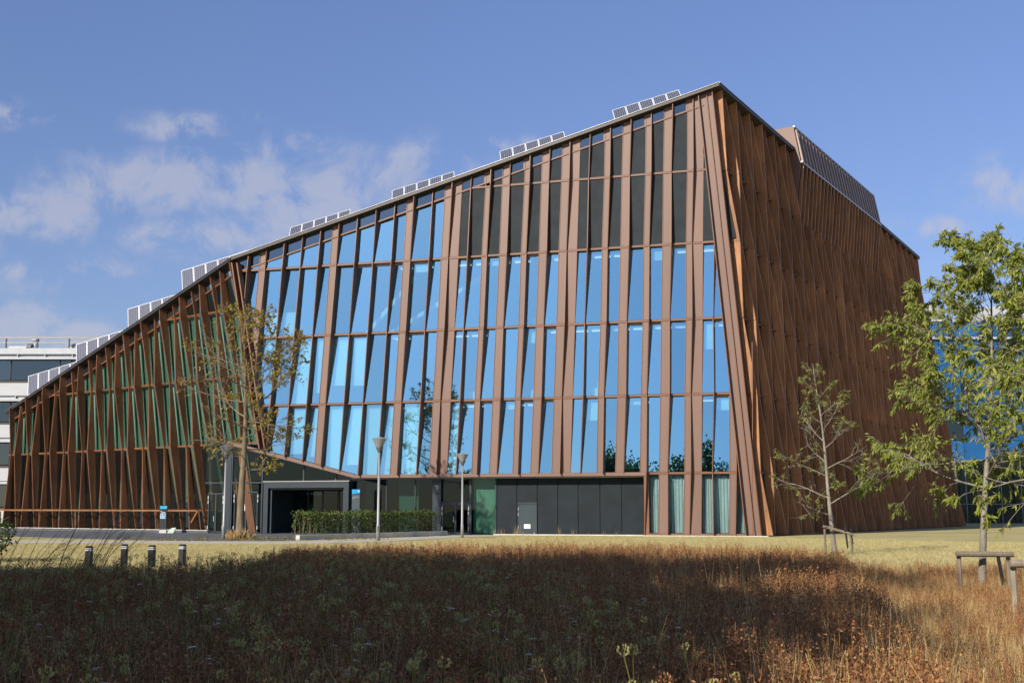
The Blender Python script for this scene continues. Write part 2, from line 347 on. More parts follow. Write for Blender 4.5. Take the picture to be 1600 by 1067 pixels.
# ------------------------------------------------------------------ mesh helpers
class MB:
    def __init__(s): s.v = []; s.f = []; s.uv = None
    def poly(s, pts):
        i = len(s.v); s.v += [tuple(p) for p in pts]; s.f.append(tuple(range(i, i + len(pts))))
    def prism(s, front, back):
        n = len(front); i = len(s.v)
        s.v += [tuple(p) for p in front] + [tuple(p) for p in back]
        s.f.append(tuple(range(i, i + n))); s.f.append(tuple(range(i + 2 * n - 1, i + n - 1, -1)))
        for k in range(n):
            q = (k + 1) % n
            s.f.append((i + k, i + n + k, i + n + q, i + q))
    def box(s, x0, x1, y0, y1, z0, z1):
        s.prism([(x0, y0, z0), (x1, y0, z0), (x1, y0, z1), (x0, y0, z1)], [(x0, y1, z0), (x1, y1, z0), (x1, y1, z1), (x0, y1, z1)])
    def tube(s, pts, rads, n=6, cap=True):
        pts = [Vector(p) for p in pts]; i0 = len(s.v); m = len(pts)
        up = Vector((0.31, 0.17, 0.93))
        for k, p in enumerate(pts):
            d = (pts[min(k + 1, m - 1)] - pts[max(k - 1, 0)])
            d = d.normalized() if d.length > 1e-9 else Vector((0, 0, 1))
            a = d.cross(up)
            if a.length < 0.05: a = d.cross(Vector((1, 0, 0)))
            a.normalize(); b = d.cross(a)
            for j in range(n):
                th = 2 * math.pi * j / n
                s.v.append(tuple(p + (a * math.cos(th) + b * math.sin(th)) * rads[k]))
        for k in range(m - 1):
            for j in range(n):
                q = (j + 1) % n
                s.f.append((i0 + k * n + j, i0 + k * n + q, i0 + (k + 1) * n + q, i0 + (k + 1) * n + j))
        if cap:
            s.f.append(tuple(range(i0 + n - 1, i0 - 1, -1))); s.f.append(tuple(range(i0 + (m - 1) * n, i0 + m * n)))
    def lathe(s, prof, n=16, c=(0, 0, 0)):
        i0 = len(s.v); m = len(prof)
        for r, z in prof:
            for j in range(n):
                th = 2 * math.pi * j / n
                s.v.append((c[0] + r * math.cos(th), c[1] + r * math.sin(th), c[2] + z))
        for k in range(m - 1):
            for j in range(n):
                q = (j + 1) % n
                s.f.append((i0 + k * n + j, i0 + k * n + q, i0 + (k + 1) * n + q, i0 + (k + 1) * n + j))
        s.f.append(tuple(range(i0 + n - 1, i0 - 1, -1))); s.f.append(tuple(range(i0 + (m - 1) * n, i0 + m * n)))
    def bar(s, a, b, w, h, up=(0, 0, 1)):
        a, b = Vector(a), Vector(b); d = (b - a).normalized(); u = Vector(up)
        x = d.cross(u).normalized() * (w / 2); y = x.cross(d).normalized() * (h / 2)
        s.prism([a - x - y, a + x - y, a + x + y, a - x + y], [b - x - y, b + x - y, b + x + y, b - x + y])
    def build(s, name, material, parent=None, smooth=False, fix=False):
        off = Vector(parent['_w']) if parent is not None and '_w' in parent else Vector((0, 0, 0))
        me = bpy.data.meshes.new(name)
        vv = [(v[0] - off[0], v[1] - off[1], v[2] - off[2]) for v in s.v] if off.length else s.v
        me.from_pydata(vv, [], s.f)
        if fix:
            bm = bmesh.new(); bm.from_mesh(me); bmesh.ops.recalc_face_normals(bm, faces=bm.faces); bm.to_mesh(me); bm.free()
        me.materials.append(MATS[material])
        if material.startswith('glass_'):      # the coating is on the outer face only
            me.materials.append(MATS['glass_clear'])
            me.polygons.foreach_set('material_index', [0] + [1] * (len(me.polygons) - 1))
        if smooth: me.polygons.foreach_set('use_smooth', [True] * len(me.polygons))
        o = bpy.data.objects.new(name, me); COL.objects.link(o)
        if parent is not None: o.parent = parent; o['_w'] = tuple(off)
        return o
def tag(o, label, cat, group=None):
    o['label'] = label; o['category'] = cat
    if group: o['group'] = group
    return o
def thing(name, label, cat, loc=(0, 0, 0), group=None, rotz=0.0, world=True):
    o = bpy.data.objects.new(name, None); COL.objects.link(o); o.location = loc; o.rotation_euler = (0, 0, rotz)
    o.empty_display_size = 0.3
    o['_w'] = tuple(loc) if world else (0, 0, 0)
    return tag(o, label, cat, group)
def struct(o): o['kind'] = 'structure'; return o
def stuff(o): o['kind'] = 'stuff'; return o
def children(o, pool): return [c for c in pool if c.parent == o]
def dup(root, loc, rotz=0.0, label=None, scale=None):
    pool = list(bpy.data.objects)
    def rec(o, par):
        c = o.copy(); COL.objects.link(c); c.parent = par
        for ch in pool:
            if ch.parent == o: rec(ch, c)
        return c
    r = rec(root, None); r.location = loc; r.rotation_euler = (0, 0, rotz)
    if scale: r.scale = (scale,) * 3
    if label: r['label'] = label
    return r
def clip(poly, a, b, c):
    """keep a*u + b*z <= c"""
    out = []
    for i in range(len(poly)):
        p, q = poly[i], poly[(i + 1) % len(poly)]
        dp = a * p[0] + b * p[1] - c; dq = a * q[0] + b * q[1] - c
        if dp <= 0: out.append(p)
        if (dp < 0 < dq) or (dq < 0 < dp):
            t = dp / (dp - dq); out.append((p[0] + (q[0] - p[0]) * t, p[1] + (q[1] - p[1]) * t))
    return out
def area(p):
    return abs(sum(p[i][0] * p[(i + 1) % len(p)][1] - p[(i + 1) % len(p)][0] * p[i][1] for i in range(len(p)))) / 2

# ------------------------------------------------------------------ ground
def worn(pts, amp, step=1.2, seed=1):
    r = random.Random(seed); out = []
    for i in range(len(pts)):
        a, b = Vector(pts[i]), Vector(pts[(i + 1) % len(pts)]); n = max(1, int((b - a).length / step))
        for k in range(n):
            p = a.lerp(b, k / n); out.append((p.x + r.uniform(-amp, amp), p.y + r.uniform(-amp, amp)))
    return out
def sheet(name, pts, z, material, wear=0.0):
    if wear: pts = worn(pts, wear)
    mb = MB(); mb.poly([(x, y, z) for x, y in pts]); return struct(mb.build(name, material))
sheet('ground', [(-2500, -800), (2500, -800), (2500, 3500), (-2500, 3500)], 0.0, 'lawn')
sheet('pavement', [(-75, 100), (-50, 86), (-37.2, 87), (-31.8, 81), (-22.9, 73), (-18, 70.6), (-13.4, 70.2), (-11.5, 73.5), (-5.0, 86.5), (-5.0, 92.5), (-24, 98), (-47.4, 116.5), (-75, 130)], 0.008, 'asphalt', 0.08)
sheet('footpath', [(-48, 66), (-30, 65.3), (-21.9, 64.8), (-16.5, 63.9), (-11.0, 63.4), (-6.9, 68.8), (-3.3, 80.2), (-0.6, 83.4), (-0.9, 87), (-4.4, 86.6), (-7.6, 76.5), (-12.2, 69.4), (-18.1, 70.0), (-23.7, 70.6), (-48, 72)], 0.014, 'path_gravel', 0.16)
MEADOW = [(-22, 1), (-16, 24), (-9.4, 24.8), (-7.4, 25.6), (-6.3, 28.5), (-6.4, 33), (-6.8, 39.0), (2.2, 41.5), (6, 40), (9.2, 36.6), (10.2, 33.5), (14.5, 33.6), (19, 34), (22, 1)]
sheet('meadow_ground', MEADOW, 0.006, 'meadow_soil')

# ------------------------------------------------------------------ the big building
A0 = Vector((16.73, 82.55, 0)); T = Vector((-0.95868, 0.28447, 0)); N = Vector((-0.28447, -0.95868, 0))
def M(u, z, o=0.0): return A0 + T * u + N * o + Vector((0, 0, z))
LV = [0.0, 4.28, 9.68, 14.94, 20.33, 25.55, 31.4]
RS = 0.2728
def zroof(u): return 31.73 - (u - 2.62) * RS
def ucorner(z): return 2.62 * z / 31.73
def ufold(z): return 37.08 + (z - 6.2) * 0.1967
EL = Vector((-47.4, 115, 0)); NLv = Vector((-0.633, -0.774, 0))
def L(f, z, o=0.0):
    p = M(ufold(z), 0); p = p.lerp(EL, f); return p + NLv * o + Vector((0, 0, z))
def zroofL(f): return 21.42 + (11.18 - 21.42) * f
B0 = Vector((50.2, 137.43, 0)); LA = Vector((14.23, 83.3, 31.73)) - A0; LB = Vector((46.57, 138.43, 30.91)) - B0
RN = Vector((0.8538, -0.5206, 0)); RD = Vector((0.5206, 0.8538, 0))
def ztopR(f): return 31.73 * (1 - f) + 30.91 * f
def Rf(d, z, o=0.0):
    f = d / 64.28
    return A0.lerp(B0, f) + (LA.lerp(LB, f)) * (z / ztopR(f)) + RN * o
K0 = Vector((-18.8, 161.7, 0))
def zplane(x, y): return 31.73 + 0.2393 * (x - 14.23) - 0.155 * (y - 83.3)

bld = thing('office_building', 'large brown finned glass building with sloping roof and tall sharp corner', 'building', (0, 100, 0))
def part(mb, name, material, **k): return mb.build(name, material, bld, **k)

DEEP, SHAL = 0.46, 0.20
def fin_u(k, z):
    c = 0.066 - 0.0018 * k
    j = 0
    return 36.62 - 1.53 * k - max(0.02, c) * (z - 9.68)
def fin_zig(k, lev): return 0.05 * (1 if (k + lev) % 2 else -1)
def lev_interp(z, fn):
    for i in range(len(LV) - 1):
        if z <= LV[i + 1] or i == len(LV) - 2:
            t = min(1.0, max(0.0, (z - LV[i]) / (LV[i + 1] - LV[i])))
            return fn(i) * (1 - t) + fn(i + 1) * t
def fu(k, z): return fin_u(k, z) + lev_interp(z, lambda i: fin_zig(k, i))
def fd(k, z): return lev_interp(z, lambda i: DEEP if (k + i) % 2 == 0 else SHAL)
def seg_fin(P, side, zs, depth, th, gap=0.02, tip=0.55, back=-0.3):
    """P(a, z, o): facade point; side(z): position along the facade; tapered board with joints at the floor lines"""
    mb = MB()
    for a, b in zip(zs[:-1], zs[1:]):
        if b - a < 0.15: continue
        q = []
        for z in (a + gap, b - gap):
            u, d = side(z), depth(z); h = th / 2
            q.append([P(u - h, z, back), P(u + h, z, back), P(u + h * tip, z, d), P(u - h * tip, z, d)])
        mb.prism(q[0], q[1])
    for z in zs[1:-1]:          # joint plate
        u, d = side(z), depth(z)
        h = th / 2 * 0.8
        mb.prism([P(u - h, z - gap, 0), P(u + h, z - gap, 0), P(u + h * tip, z - gap, d - 0.03), P(u - h * tip, z - gap, d - 0.03)],
                 [P(u - h, z + gap, 0), P(u + h, z + gap, 0), P(u + h * tip, z + gap, d - 0.03), P(u - h * tip, z + gap, d - 0.03)])
    return mb
def zsoffit(u):
    if u < 7.75: return 0.0
    if u < 29.63: return 4.28
    return 4.28 + 0.2495 * (u - 29.63)
KMIN, KMAX = -3, 24
# main fins
for k in range(KMIN, KMAX):
    zb = zsoffit(fu(k, 5.0))
    if k <= 0:               # start where the fin leaves the fold line
        zb = max(zb, 4.0)
        while fu(k, zb) > ufold(zb) - 0.25 and zb < 26: zb += 0.1
    zt = 31
    while zt > zb and (zt > zroof(fu(k, zt)) - 0.1): zt -= 0.05
    if k >= 20:              # right-hand fins run out at the slanting corner
        while zt > zb and fu(k, zt) < ucorner(zt) + 1.0: zt -= 0.05
    if zt - zb < 0.6: continue
    zs = [zb] + [z for z in LV[1:] if zb + 0.3 < z < zt - 0.3] + [zt]
    part(seg_fin(M, lambda z: fu(k, z), zs, lambda z: fd(k, z), 0.085, tip=0.7), 'fin', 'bronze_fin')
# bays
BAY = {-4: 'A', -3: 'A', -2: 'B', -1: 'A', 0: 'A', 1: 'A', 2: 'B', 3: 'A', 4: 'A', 5: 'A', 6: 'B', 7: 'A', 8: 'B', 9: 'P', 10: 'C', 11: 'B', 12: 'C', 13: 'B', 14: 'B',
       15: 'P', 16: 'C', 17: 'B', 18: 'C', 19: 'B', 20: 'C', 21: 'P', 22: 'C', 23: 'C'}
SPL = {'A': [('g', 0.03, 0.97)], 'B': [('g', 0.03, 0.58), ('p', 0.60, 0.97)], 'C': [('g', 0.03, 0.70), ('p', 0.72, 0.97)], 'P': [('p', 0.03, 0.46), ('g', 0.48, 0.97)]}
BLIND = {(1, 1): 0.88, (2, 1): 0.88, (3, 1): 1.0, (4, 1): 0.86, (5, 1): 1.0, (6, 1): 1.0, (7, 1): 1.0, (9, 1): 1.0, (1, 2): 1.0, (2, 2): 0.84, (3, 2): 0.74, (4, 2): 0.75,
         (-1, 3): -0.36, (0, 3): -0.36, (-1, 2): 0.3, (12, 1): 0.12, (17, 2): 0.1, (20, 2): 0.08, (10, 3): 0.06, (14, 3): 0.05, (18, 1): 0.1, (6, 2): 0.08, (13, 2): 0.22, (19, 3): 0.18, (16, 1): 0.3, (21, 2): 0.4, (7, 3): 0.15, (11, 3): 0.12, (22, 1): 0.2}
def clip_main(p, foot=True, strip=1.35):
    p = clip(p, RS, 1.0, 31.73 + 2.62 * RS - strip)                 # under the roof
    p = clip(p, -1.0, 2.62 / 31.73, -1.02)                          # corner strip
    p = clip(p, 1.0, -0.1967, 37.08 - 6.2 * 0.1967 - 0.22)          # fold
    if foot: p = clip(p, 0.2495, -1.0, 0.2495 * 29.63 - 4.28 - 0.14)  # rising soffit
    return p
def bayquad(k, f0, f1, z0, z1):
    def at(f, z): return fu(k, z) + (fu(k + 1, z) - fu(k, z)) * f
    zm = [z0] + [z1]
    return [(at(f0, z0), z0), (at(f1, z0), z0), (at(f1, z1), z1), (at(f0, z1), z1)]
TILT = math.tan(R(3.2))
def tpane(poly, th, z0):
    """window pane leaning back a little towards its head"""
    tl = TILT * rnd.uniform(.75, 1.2); sw = rnd.uniform(-.012, .012); um = poly[0][0]
    fo = lambda u, z: 0.04 - (z - z0) * tl + (u - um) * sw
    mb = MB(); mb.prism([M(u, z, fo(u, z)) for u, z in poly], [M(u, z, fo(u, z) - th) for u, z in poly]); return mb
def pane(poly, o0, th): 
    mb = MB(); mb.prism([M(u, z, o0) for u, z in poly], [M(u, z, o0 - th) for u, z in poly]); return mb
def inset_frame(poly, w, o0, o1):
    """a thin frame round a pane"""
    cu = sum(p[0] for p in poly) / len(poly); cz = sum(p[1] for p in poly) / len(poly)
    mb = MB(); n = len(poly)
    for i in range(n):
        p, q = poly[i], poly[(i + 1) % n]
        def ins(a):
            d = math.hypot(a[0] - cu, a[1] - cz); s = max(0.0, 1 - w * 1.4 / max(d, 0.01)); 
            return (cu + (a[0] - cu) * s, cz + (a[1] - cz) * s)
        return_pts = [p, q, ins(q), ins(p)]
        mb.prism([M(u, z, o1) for u, z in return_pts], [M(u, z, o0) for u, z in return_pts])
    return mb
for k in range(-4, 24):
    for j in range(0, 6):
        z0, z1 = LV[j] + (0.09 if j else 0.18), LV[j + 1] - 0.07
        um = fu(k, z0) - 0.76
        if j == 0 and um > 7.4: continue
        for typ, f0, f1 in SPL[BAY[k]]:
            if j == 5: z1 = 33.0
            poly = clip_main(bayquad(k, f0, f1, z0, z1))
            if len(poly) < 3 or area(poly) < 0.12: continue
            if typ == 'p':
                part(pane(poly, 0.06, 0.1), 'cladding_panel', 'bronze')
            elif k >= 9 and j >= 4:
                part(pane(poly, 0.03, 0.08), 'louvre_panel', 'louvre_dark')
            else:
                w = part(tpane(poly, 0.03, z0), 'window', 'glass_curtain' if j == 0 else 'glass_blue')
                b = BLIND.get((k, j))
                if b:
                    zt = max(p[1] for p in poly); zb_ = min(p[1] for p in poly); h = zt - zb_
                    bp_ = clip(poly, 0, -1, -(zt - h * b)) if b > 0 else clip(poly, 0, 1, zb_ + h * -b)
                    if len(bp_) > 2: pane(bp_, -0.38, 0.01).build('blind', 'blind_white', w)
                if j == 0:      # curtain with folds behind the ground floor glass
                    us = [p[0] for p in poly]; ua, ub = min(us) , max(us); mb = MB(); nn = 18
                    part_w = 1.0
                    ub2 = ua + (ub - ua) * part_w
                    for i in range(nn):
                        a = ua + (ub2 - ua) * i / nn; c = ua + (ub2 - ua) * (i + 1) / nn
                        oa = -0.45 + 0.05 * math.sin(i * 1.7); oc = -0.45 + 0.05 * math.sin((i + 1) * 1.7)
                        mb.poly([M(a, 0.2, oa), M(c, 0.2, oc), M(c, 4.1, oc), M(a, 4.1, oa)])
                    mb.build('curtain', 'curtain', w)
        # strip under the roof
    zt0 = [(fu(k, 20) , 0)]
    for f0, f1, typ in ([(0.03, 0.97, 'g')] if BAY[k] == 'A' else [(0.03, 0.60, 'g'), (0.62, 0.97, 'p')] if BAY[k] != 'P' else [(0.03, 0.48, 'p'), (0.5, 0.97, 'g')]):
        uc = fu(k, 24); zmid = zroof(uc)
        poly = bayquad(k, f0, f1, zmid - 3, zmid + 3)
        poly = clip(poly, RS, 1.0, 31.73 + 2.62 * RS - 0.12); poly = clip(poly, -RS, -1.0, -(31.73 + 2.62 * RS - 1.25))
        poly = clip(poly, -1.0, 2.62 / 31.73, -1.02); poly = clip(poly, 1.0, -0.1967, 37.08 - 6.2 * 0.1967 - 0.22)
        if len(poly) > 2 and area(poly) > 0.1:
            if typ == 'g': part(pane(poly, 0.0, 0.03), 'window', 'glass_strip')
            else: part(pane(poly, 0.06, 0.1), 'cladding_panel', 'bronze')
# transoms
for j in range(1, 6):
    z = LV[j]
    u0 = ucorner(z) + 0.9; u1 = ufold(z) - 0.1
    ur = 2.62 + (31.73 - z - 1.3) / RS
    u1 = min(u1, ur)
    if j == 1: u1 = 7.7
    mb = MB(); mb.prism([M(u0, z - 0.07, 0.1), M(u0, z + 0.07, 0.1), M(u0, z + 0.07, -0.32), M(u0, z - 0.07, -0.32)], [M(u1, z - 0.07, 0.1), M(u1, z + 0.07, 0.1), M(u1, z + 0.07, -0.32), M(u1, z - 0.07, -0.32)])
    part(mb, 'transom', 'bronze_fin')
mb = MB()
def slab_u(mb, ua, za, ub, zb, h, o0, o1):
    mb.prism([M(ua, za, o0), M(ua, za + h, o0), M(ua, za + h, o1), M(ua, za, o1)], [M(ub, zb, o0), M(ub, zb + h, o0), M(ub, zb + h, o1), M(ub, zb, o1)])
slab_u(mb, 3.2, zroof(3.2) - 1.36, 39.9, zroof(39.9) - 1.36, 0.11, 0.11, -0.1); part(mb, 'transom', 'bronze_fin')
mb = MB(); slab_u(mb, 0.6, 0.02, 7.75, 0.02, 0.16, 0.11, -0.1); part(mb, 'transom', 'bronze_fin')
# thin vertical frames where glass meets cladding
for k in range(-3, 24):
    for f in ([0.59] if BAY[k] == 'B' else [0.71] if BAY[k] == 'C' else [0.47] if BAY[k] == 'P' else []):
        zb = zsoffit(fu(k, 5) - 0.7) + 0.1; zt = zroof(fu(k, 24)) + 1
        for _ in range(200):
            if zt > zroof(fu(k, zt) - 1.53 * f) - 0.2 or fu(k, zt) - 1.53 * f < ucorner(zt) + 1.05: zt -= 0.1
            if zb < 20 and fu(k, zb) - 1.53 * f > ufold(zb) - 0.3: zb += 0.1
        if zt - zb < 1: continue
        mb = MB(); zz = [zb] + [z for z in LV if zb + 0.2 < z < zt - 0.2] + [zt]
        for a, b in zip(zz[:-1], zz[1:]):
            ua = fu(k, a) + (fu(k + 1, a) - fu(k, a)) * f; ub = fu(k, b) + (fu(k + 1, b) - fu(k, b)) * f
            mb.prism([M(ua - .025, a, 0.085), M(ua + .025, a, 0.085), M(ua + .025, a, -0.33), M(ua - .025, a, -0.33)], [M(ub - .025, b, 0.085), M(ub + .025, b, 0.085), M(ub + .025, b, -0.33), M(ub - .025, b, -0.33)])
        part(mb, 'mullion', 'bronze_fin')
# corner strip with ribs
zc_ = 31.5
mb = MB(); mb.prism([M(0.04, 0.02, 0.07), M(1.0, 0.02, 0.07), M(ucorner(zc_) + 1.0, zroof(3.62) - 0.1, 0.07), M(ucorner(zc_) + 0.04, zc_, 0.07)],
                    [M(0.04, 0.02, -0.3), M(1.0, 0.02, -0.3), M(ucorner(zc_) + 1.0, zroof(3.62) - 0.1, -0.3), M(ucorner(zc_) + 0.04, zc_, -0.3)])
part(mb, 'corner_panel', 'bronze')
for du, dep in ((0.0, 0.35), (0.42, 0.22), (0.98, 0.45)):
    mb = MB(); zt = zroof(ucorner(31) + du) - 0.1; ut = ucorner(zt) + du
    mb.prism([M(du - .06, 0.02, 0.0), M(du + .06, 0.02, 0.0), M(du + .03, 0.02, dep), M(du - .03, 0.02, dep)], [M(ut - .06, zt, 0.0), M(ut + .06, zt, 0.0), M(ut + .03, zt, dep * 0.8), M(ut - .03, zt, dep * 0.8)])
    part(mb, 'fin', 'bronze_fin')
# fold: pair of slanting fins
for du, dep in ((-0.22, 0.55), (0.12, 0.75)):
    mb = MB(); z0, z1 = 6.3, 20.9
    ua, ub = ufold(z0) + du, ufold(z1) + du
    mb.prism([M(ua - .09, z0, -.05), M(ua + .09, z0, -.05), M(ua + .05, z0, dep), M(ua - .05, z0, dep)], [M(ub - .09, z1, -.05), M(ub + .09, z1, -.05), M(ub + .05, z1, dep), M(ub - .05, z1, dep)])
    part(mb, 'fin', 'bronze_fin')
# fascia over the ground floor, soffit
mb = MB(); slab_u(mb, 7.7, 4.12, 29.63, 4.12, 0.24, 0.14, -0.2); part(mb, 'fascia', 'bronze')
mb = MB(); slab_u(mb, 29.63, 4.12, 40.2, 6.76, 0.26, 0.14, -0.2); part(mb, 'fascia', 'bronze')
mb = MB(); mb.bar(M(40.2, 6.89, 0.0), L(0.105, 6.89, 0.0), 0.3, 0.26); part(mb, 'fascia', 'bronze')
mb = MB()
mb.prism([M(7.7, 4.1, 0.1), M(7.7, 4.1, -1.0), M(7.7, 4.16, -1.0), M(7.7, 4.16, 0.1)], [M(29.63, 4.1, 0.1), M(29.63, 4.1, -1.0), M(29.63, 4.16, -1.0), M(29.63, 4.16, 0.1)])
mb.prism([M(29.63, 4.1, 0.1), M(29.63, 4.1, -1.0), M(29.63, 4.16, -1.0), M(29.63, 4.16, 0.1)], [M(42.2, 7.2, 0.1), M(42.2, 7.2, -1.0), M(42.2, 7.26, -1.0), M(42.2, 7.26, 0.1)])
part(mb, 'soffit', 'roof_edge')
# return wall where the ground floor steps back
mb = MB(); mb.prism([M(7.58, 0.02, 0.1), M(7.9, 0.02, 0.1), M(7.9, 4.1, 0.1), M(7.58, 4.1, 0.1)], [M(7.58, 0.02, -1.0), M(7.9, 0.02, -1.0), M(7.9, 4.1, -1.0), M(7.58, 4.1, -1.0)]); part(mb, 'corner_post', 'bronze_fin')

# ground floor set back 0.8 m
G = -0.8
def gbox(u0, u1, z0, z1, o0, o1):
    mb = MB(); mb.prism([M(u0, z0, o1), M(u1, z0, o1), M(u1, z1, o1), M(u0, z1, o1)], [M(u0, z0, o0), M(u1, z0, o0), M(u1, z1, o0), M(u0, z1, o0)]); return mb
def ztop_g(u): return (4.08 if u < 29.63 else 4.08 + 0.2495 * (u - 29.63))
def gpane(u0, u1, z0, z1, o, name, material):
    p = [(u0, z0), (u1, z0), (u1, z1), (u0, z1)]
    p = clip(p, -0.2495, 1.0, 4.08 - 0.2495 * 29.63) if max(u0, u1) > 29.63 else p
    p = clip(p, 0, 1, max(ztop_g(u0), ztop_g(u1)))
    return part(pane(p, o, 0.03), name, material)
js = [18.85, 17.31, 15.79, 14.27, 12.78, 11.2, 9.65, 7.95]
part(gbox(7.9, 18.9, 0.02, 4.08, G - 0.14, G - 0.07), 'backing_wall', 'interior_dark')
for a, b in zip(js[:-1], js[1:]):
    if abs(a - 17.31) < .01:
        part(gbox(b + .04, a - .04, 2.34, 4.05, G - 0.06, G), 'wall_panel', 'panel_dark')
        d = part(gbox(b + .07, a - .07, 0.06, 2.16, G - 0.06, G - 0.01), 'door', 'door_dark')
        fr = gbox(b + .04, b + .07, 0.04, 2.24, G - .06, G + .03); 
        for q in (gbox(a - .07, a - .04, 0.04, 2.24, G - .06, G + .03), gbox(b + .04, a - .04, 2.17, 2.32, G - .06, G + .035)):
            i = len(fr.v); fr.v += q.v; fr.f += [tuple(x + i for x in f) for f in q.f]
        fr.build('door_frame', 'frame_dark', d)
        for z in (0.42, 1.34, 1.72): gbox(a - .115, a - .085, z, z + .24, G - .01, G + .035).build('hinge', 'steel', d)
        gbox(b + .22, b + .26, 0.05, 0.18, G - .01, G + .02).build('door_stop', 'steel', d)
        nt_ = gbox(b + .53, b + 1.0, 0.46, 0.76, G - 0.01, G + 0.006).build('notice', 'paper', d)
        tx = MB()
        for r_ in range(4):
            q = gbox(b + .58 + 0.05 * (r_ % 2), b + .95, 0.51 + r_ * .06, 0.53 + r_ * .06, G + .006, G + .009)
            i = len(tx.v); tx.v += q.v; tx.f += [tuple(x + i for x in f) for f in q.f]
        tx.build('notice_text', 'ink', d)
    else:
        part(gbox(b + .04, a - .04, 0.04, 4.05, G - 0.06, G), 'wall_panel', 'panel_dark')
# pale kerb along the foot
mb = MB(); mb.prism([M(8, 0.0, -0.5), M(18.8, 0.0, -0.5), M(18.8, 0.07, -0.5), M(8, 0.07, -0.5)], [M(8, 0.0, 0.15), M(18.8, 0.0, 0.15), M(18.8, 0.07, 0.15), M(8, 0.07, 0.15)]); part(mb, 'kerb', 'pale_kerb')
mb = MB(); mb.prism([M(-0.5, 0.0, 0.5), M(8, 0.0, 0.5), M(8, 0.05, 0.5), M(-0.5, 0.05, 0.5)], [M(-0.5, 0.0, 0.12), M(8, 0.0, 0.12), M(8, 0.05, 0.12), M(-0.5, 0.05, 0.12)]); part(mb, 'kerb', 'concrete')
# glazing left of the dark panels
gpane(18.95, 20.75, 0.1, 4.05, G, 'window', 'glass_green')
gbox(18.95, 20.75, 0.1, 4.05, G - .5, G - .45).build('blind', 'blind_green', bld)
part(gbox(18.85, 18.95, 0.02, 4.08, G - .1, G + .05), 'mullion', 'frame_dark')
def double_door(ua, ub, z0, z1, glass_m='glass_dark'):
    d = part(gbox(ua, ua + .09, z0, z1, G - .06, G + .06), 'door', 'frame_dark')
    d2 = MB()
    for q in (gbox(ub - .09, ub, z0, z1, G - .06, G + .06), gbox(ua + .09, ub - .09, z1 - .12, z1, G - .06, G + .06), gbox((ua + ub) / 2 - .07, (ua + ub) / 2 + .07, z0, z1 - .12, G - .06, G + .05), gbox(ua + .09, ub - .09, z0, z0 + .1, G - .06, G + .05)):
        i = len(d2.v); d2.v += q.v; d2.f += [tuple(x + i for x in f) for f in q.f]
    d2.build('door_frame', 'frame_dark', d)
    for a, b in ((ua + .1, (ua + ub) / 2 - .08), ((ua + ub) / 2 + .08, ub - .1)):
        gbox(a, b, z0 + .1, z1 - .13, G - .03, G).build('door_leaf', glass_m, d)
    gbox((ua + ub) / 2 + .1, (ua + ub) / 2 + .14, z0 + 0.85, z0 + 1.25, G + .03, G + .09).build('handle', 'steel', d)
    for z in (z0 + .25, z1 - .85, z1 - .5):
        for u in (ua - .02, ub - .04): gbox(u, u + .06, z, z + .26, G + .06, G + .085).build('hinge', 'steel', d)
    return d
double_door(20.95, 23.02, 0.05, 2.25)
gpane(20.98, 23.0, 2.38, 4.05, G, 'window', 'glass_dark')
part(gbox(20.8, 23.1, 2.26, 2.36, G - .07, G + .07), 'transom', 'frame_dark')
part(gbox(20.76, 20.93, 0.02, 4.08, G - .1, G + .05), 'mullion', 'frame_dark')
part(gbox(23.08, 23.75, 0.02, 4.08, G - .3, G + .1), 'pillar', 'frame_dark')
for a, b in ((23.78, 25.1), (25.16, 27.38), (27.46, 30.15)):
    gpane(a, b, 0.1, 4.05, G, 'window', 'glass_dark')
for u in (25.13, 27.42): part(gbox(u - .04, u + .04, 0.02, 4.08, G - .12, G + .05), 'mullion', 'frame_dark')
gbox(25.3, 26.9, 0.1, 4.0, G - 1.2, G - 1.15).build('blind', 'blind_green', bld)
# portal: a frame that stands proud, with a deep dark lobby
part(gbox(30.15, 30.55, 0.05, 3.87, G - 0.3, G + 0.75), 'portal_post', 'frame_dark')
part(gbox(36.8, 37.18, 0.05, 3.87, G - 0.3, G + 0.75), 'portal_post', 'frame_dark')
part(gbox(30.55, 36.8, 3.42, 3.87, G - 0.3, G + 0.752), 'portal_lintel', 'frame_dark')
part(gbox(30.1, 37.23, 3.875, 3.95, G - 0.3, G + 0.8), 'portal_cap', 'lamp_grey')
part(gbox(36.6, 36.78, 0.03, 3.4, G - 3.3, G + 0.5), 'lobby_wall', 'door_dark')
part(gbox(30.57, 30.7, 0.03, 3.4, G - 3.3, G + 0.5), 'lobby_wall', 'door_dark')
part(gbox(30.7, 36.6, 3.3, 3.4, G - 3.3, G + 0.6), 'lobby_ceiling', 'interior_dark')
for u in (31.59, 32.7, 34.08, 35.3): part(gbox(u - .05, u + .05, 0.03, 3.3, G - 3.2, G - 3.1), 'lobby_mullion', 'frame_dark')
for a, b in ((30.7, 31.5), (31.7, 32.6), (32.8, 34.0), (34.15, 35.25), (35.4, 36.55)):
    lo_ = gpane(a, b, 0.05, 3.3, G - 3.12, 'lobby_glass', 'glass_dark')
for u in (32.35, 32.95): part(gbox(u - .14, u + .14, 1.02, 1.08, G - 3.08, G - 3.0), 'handle', 'steel')
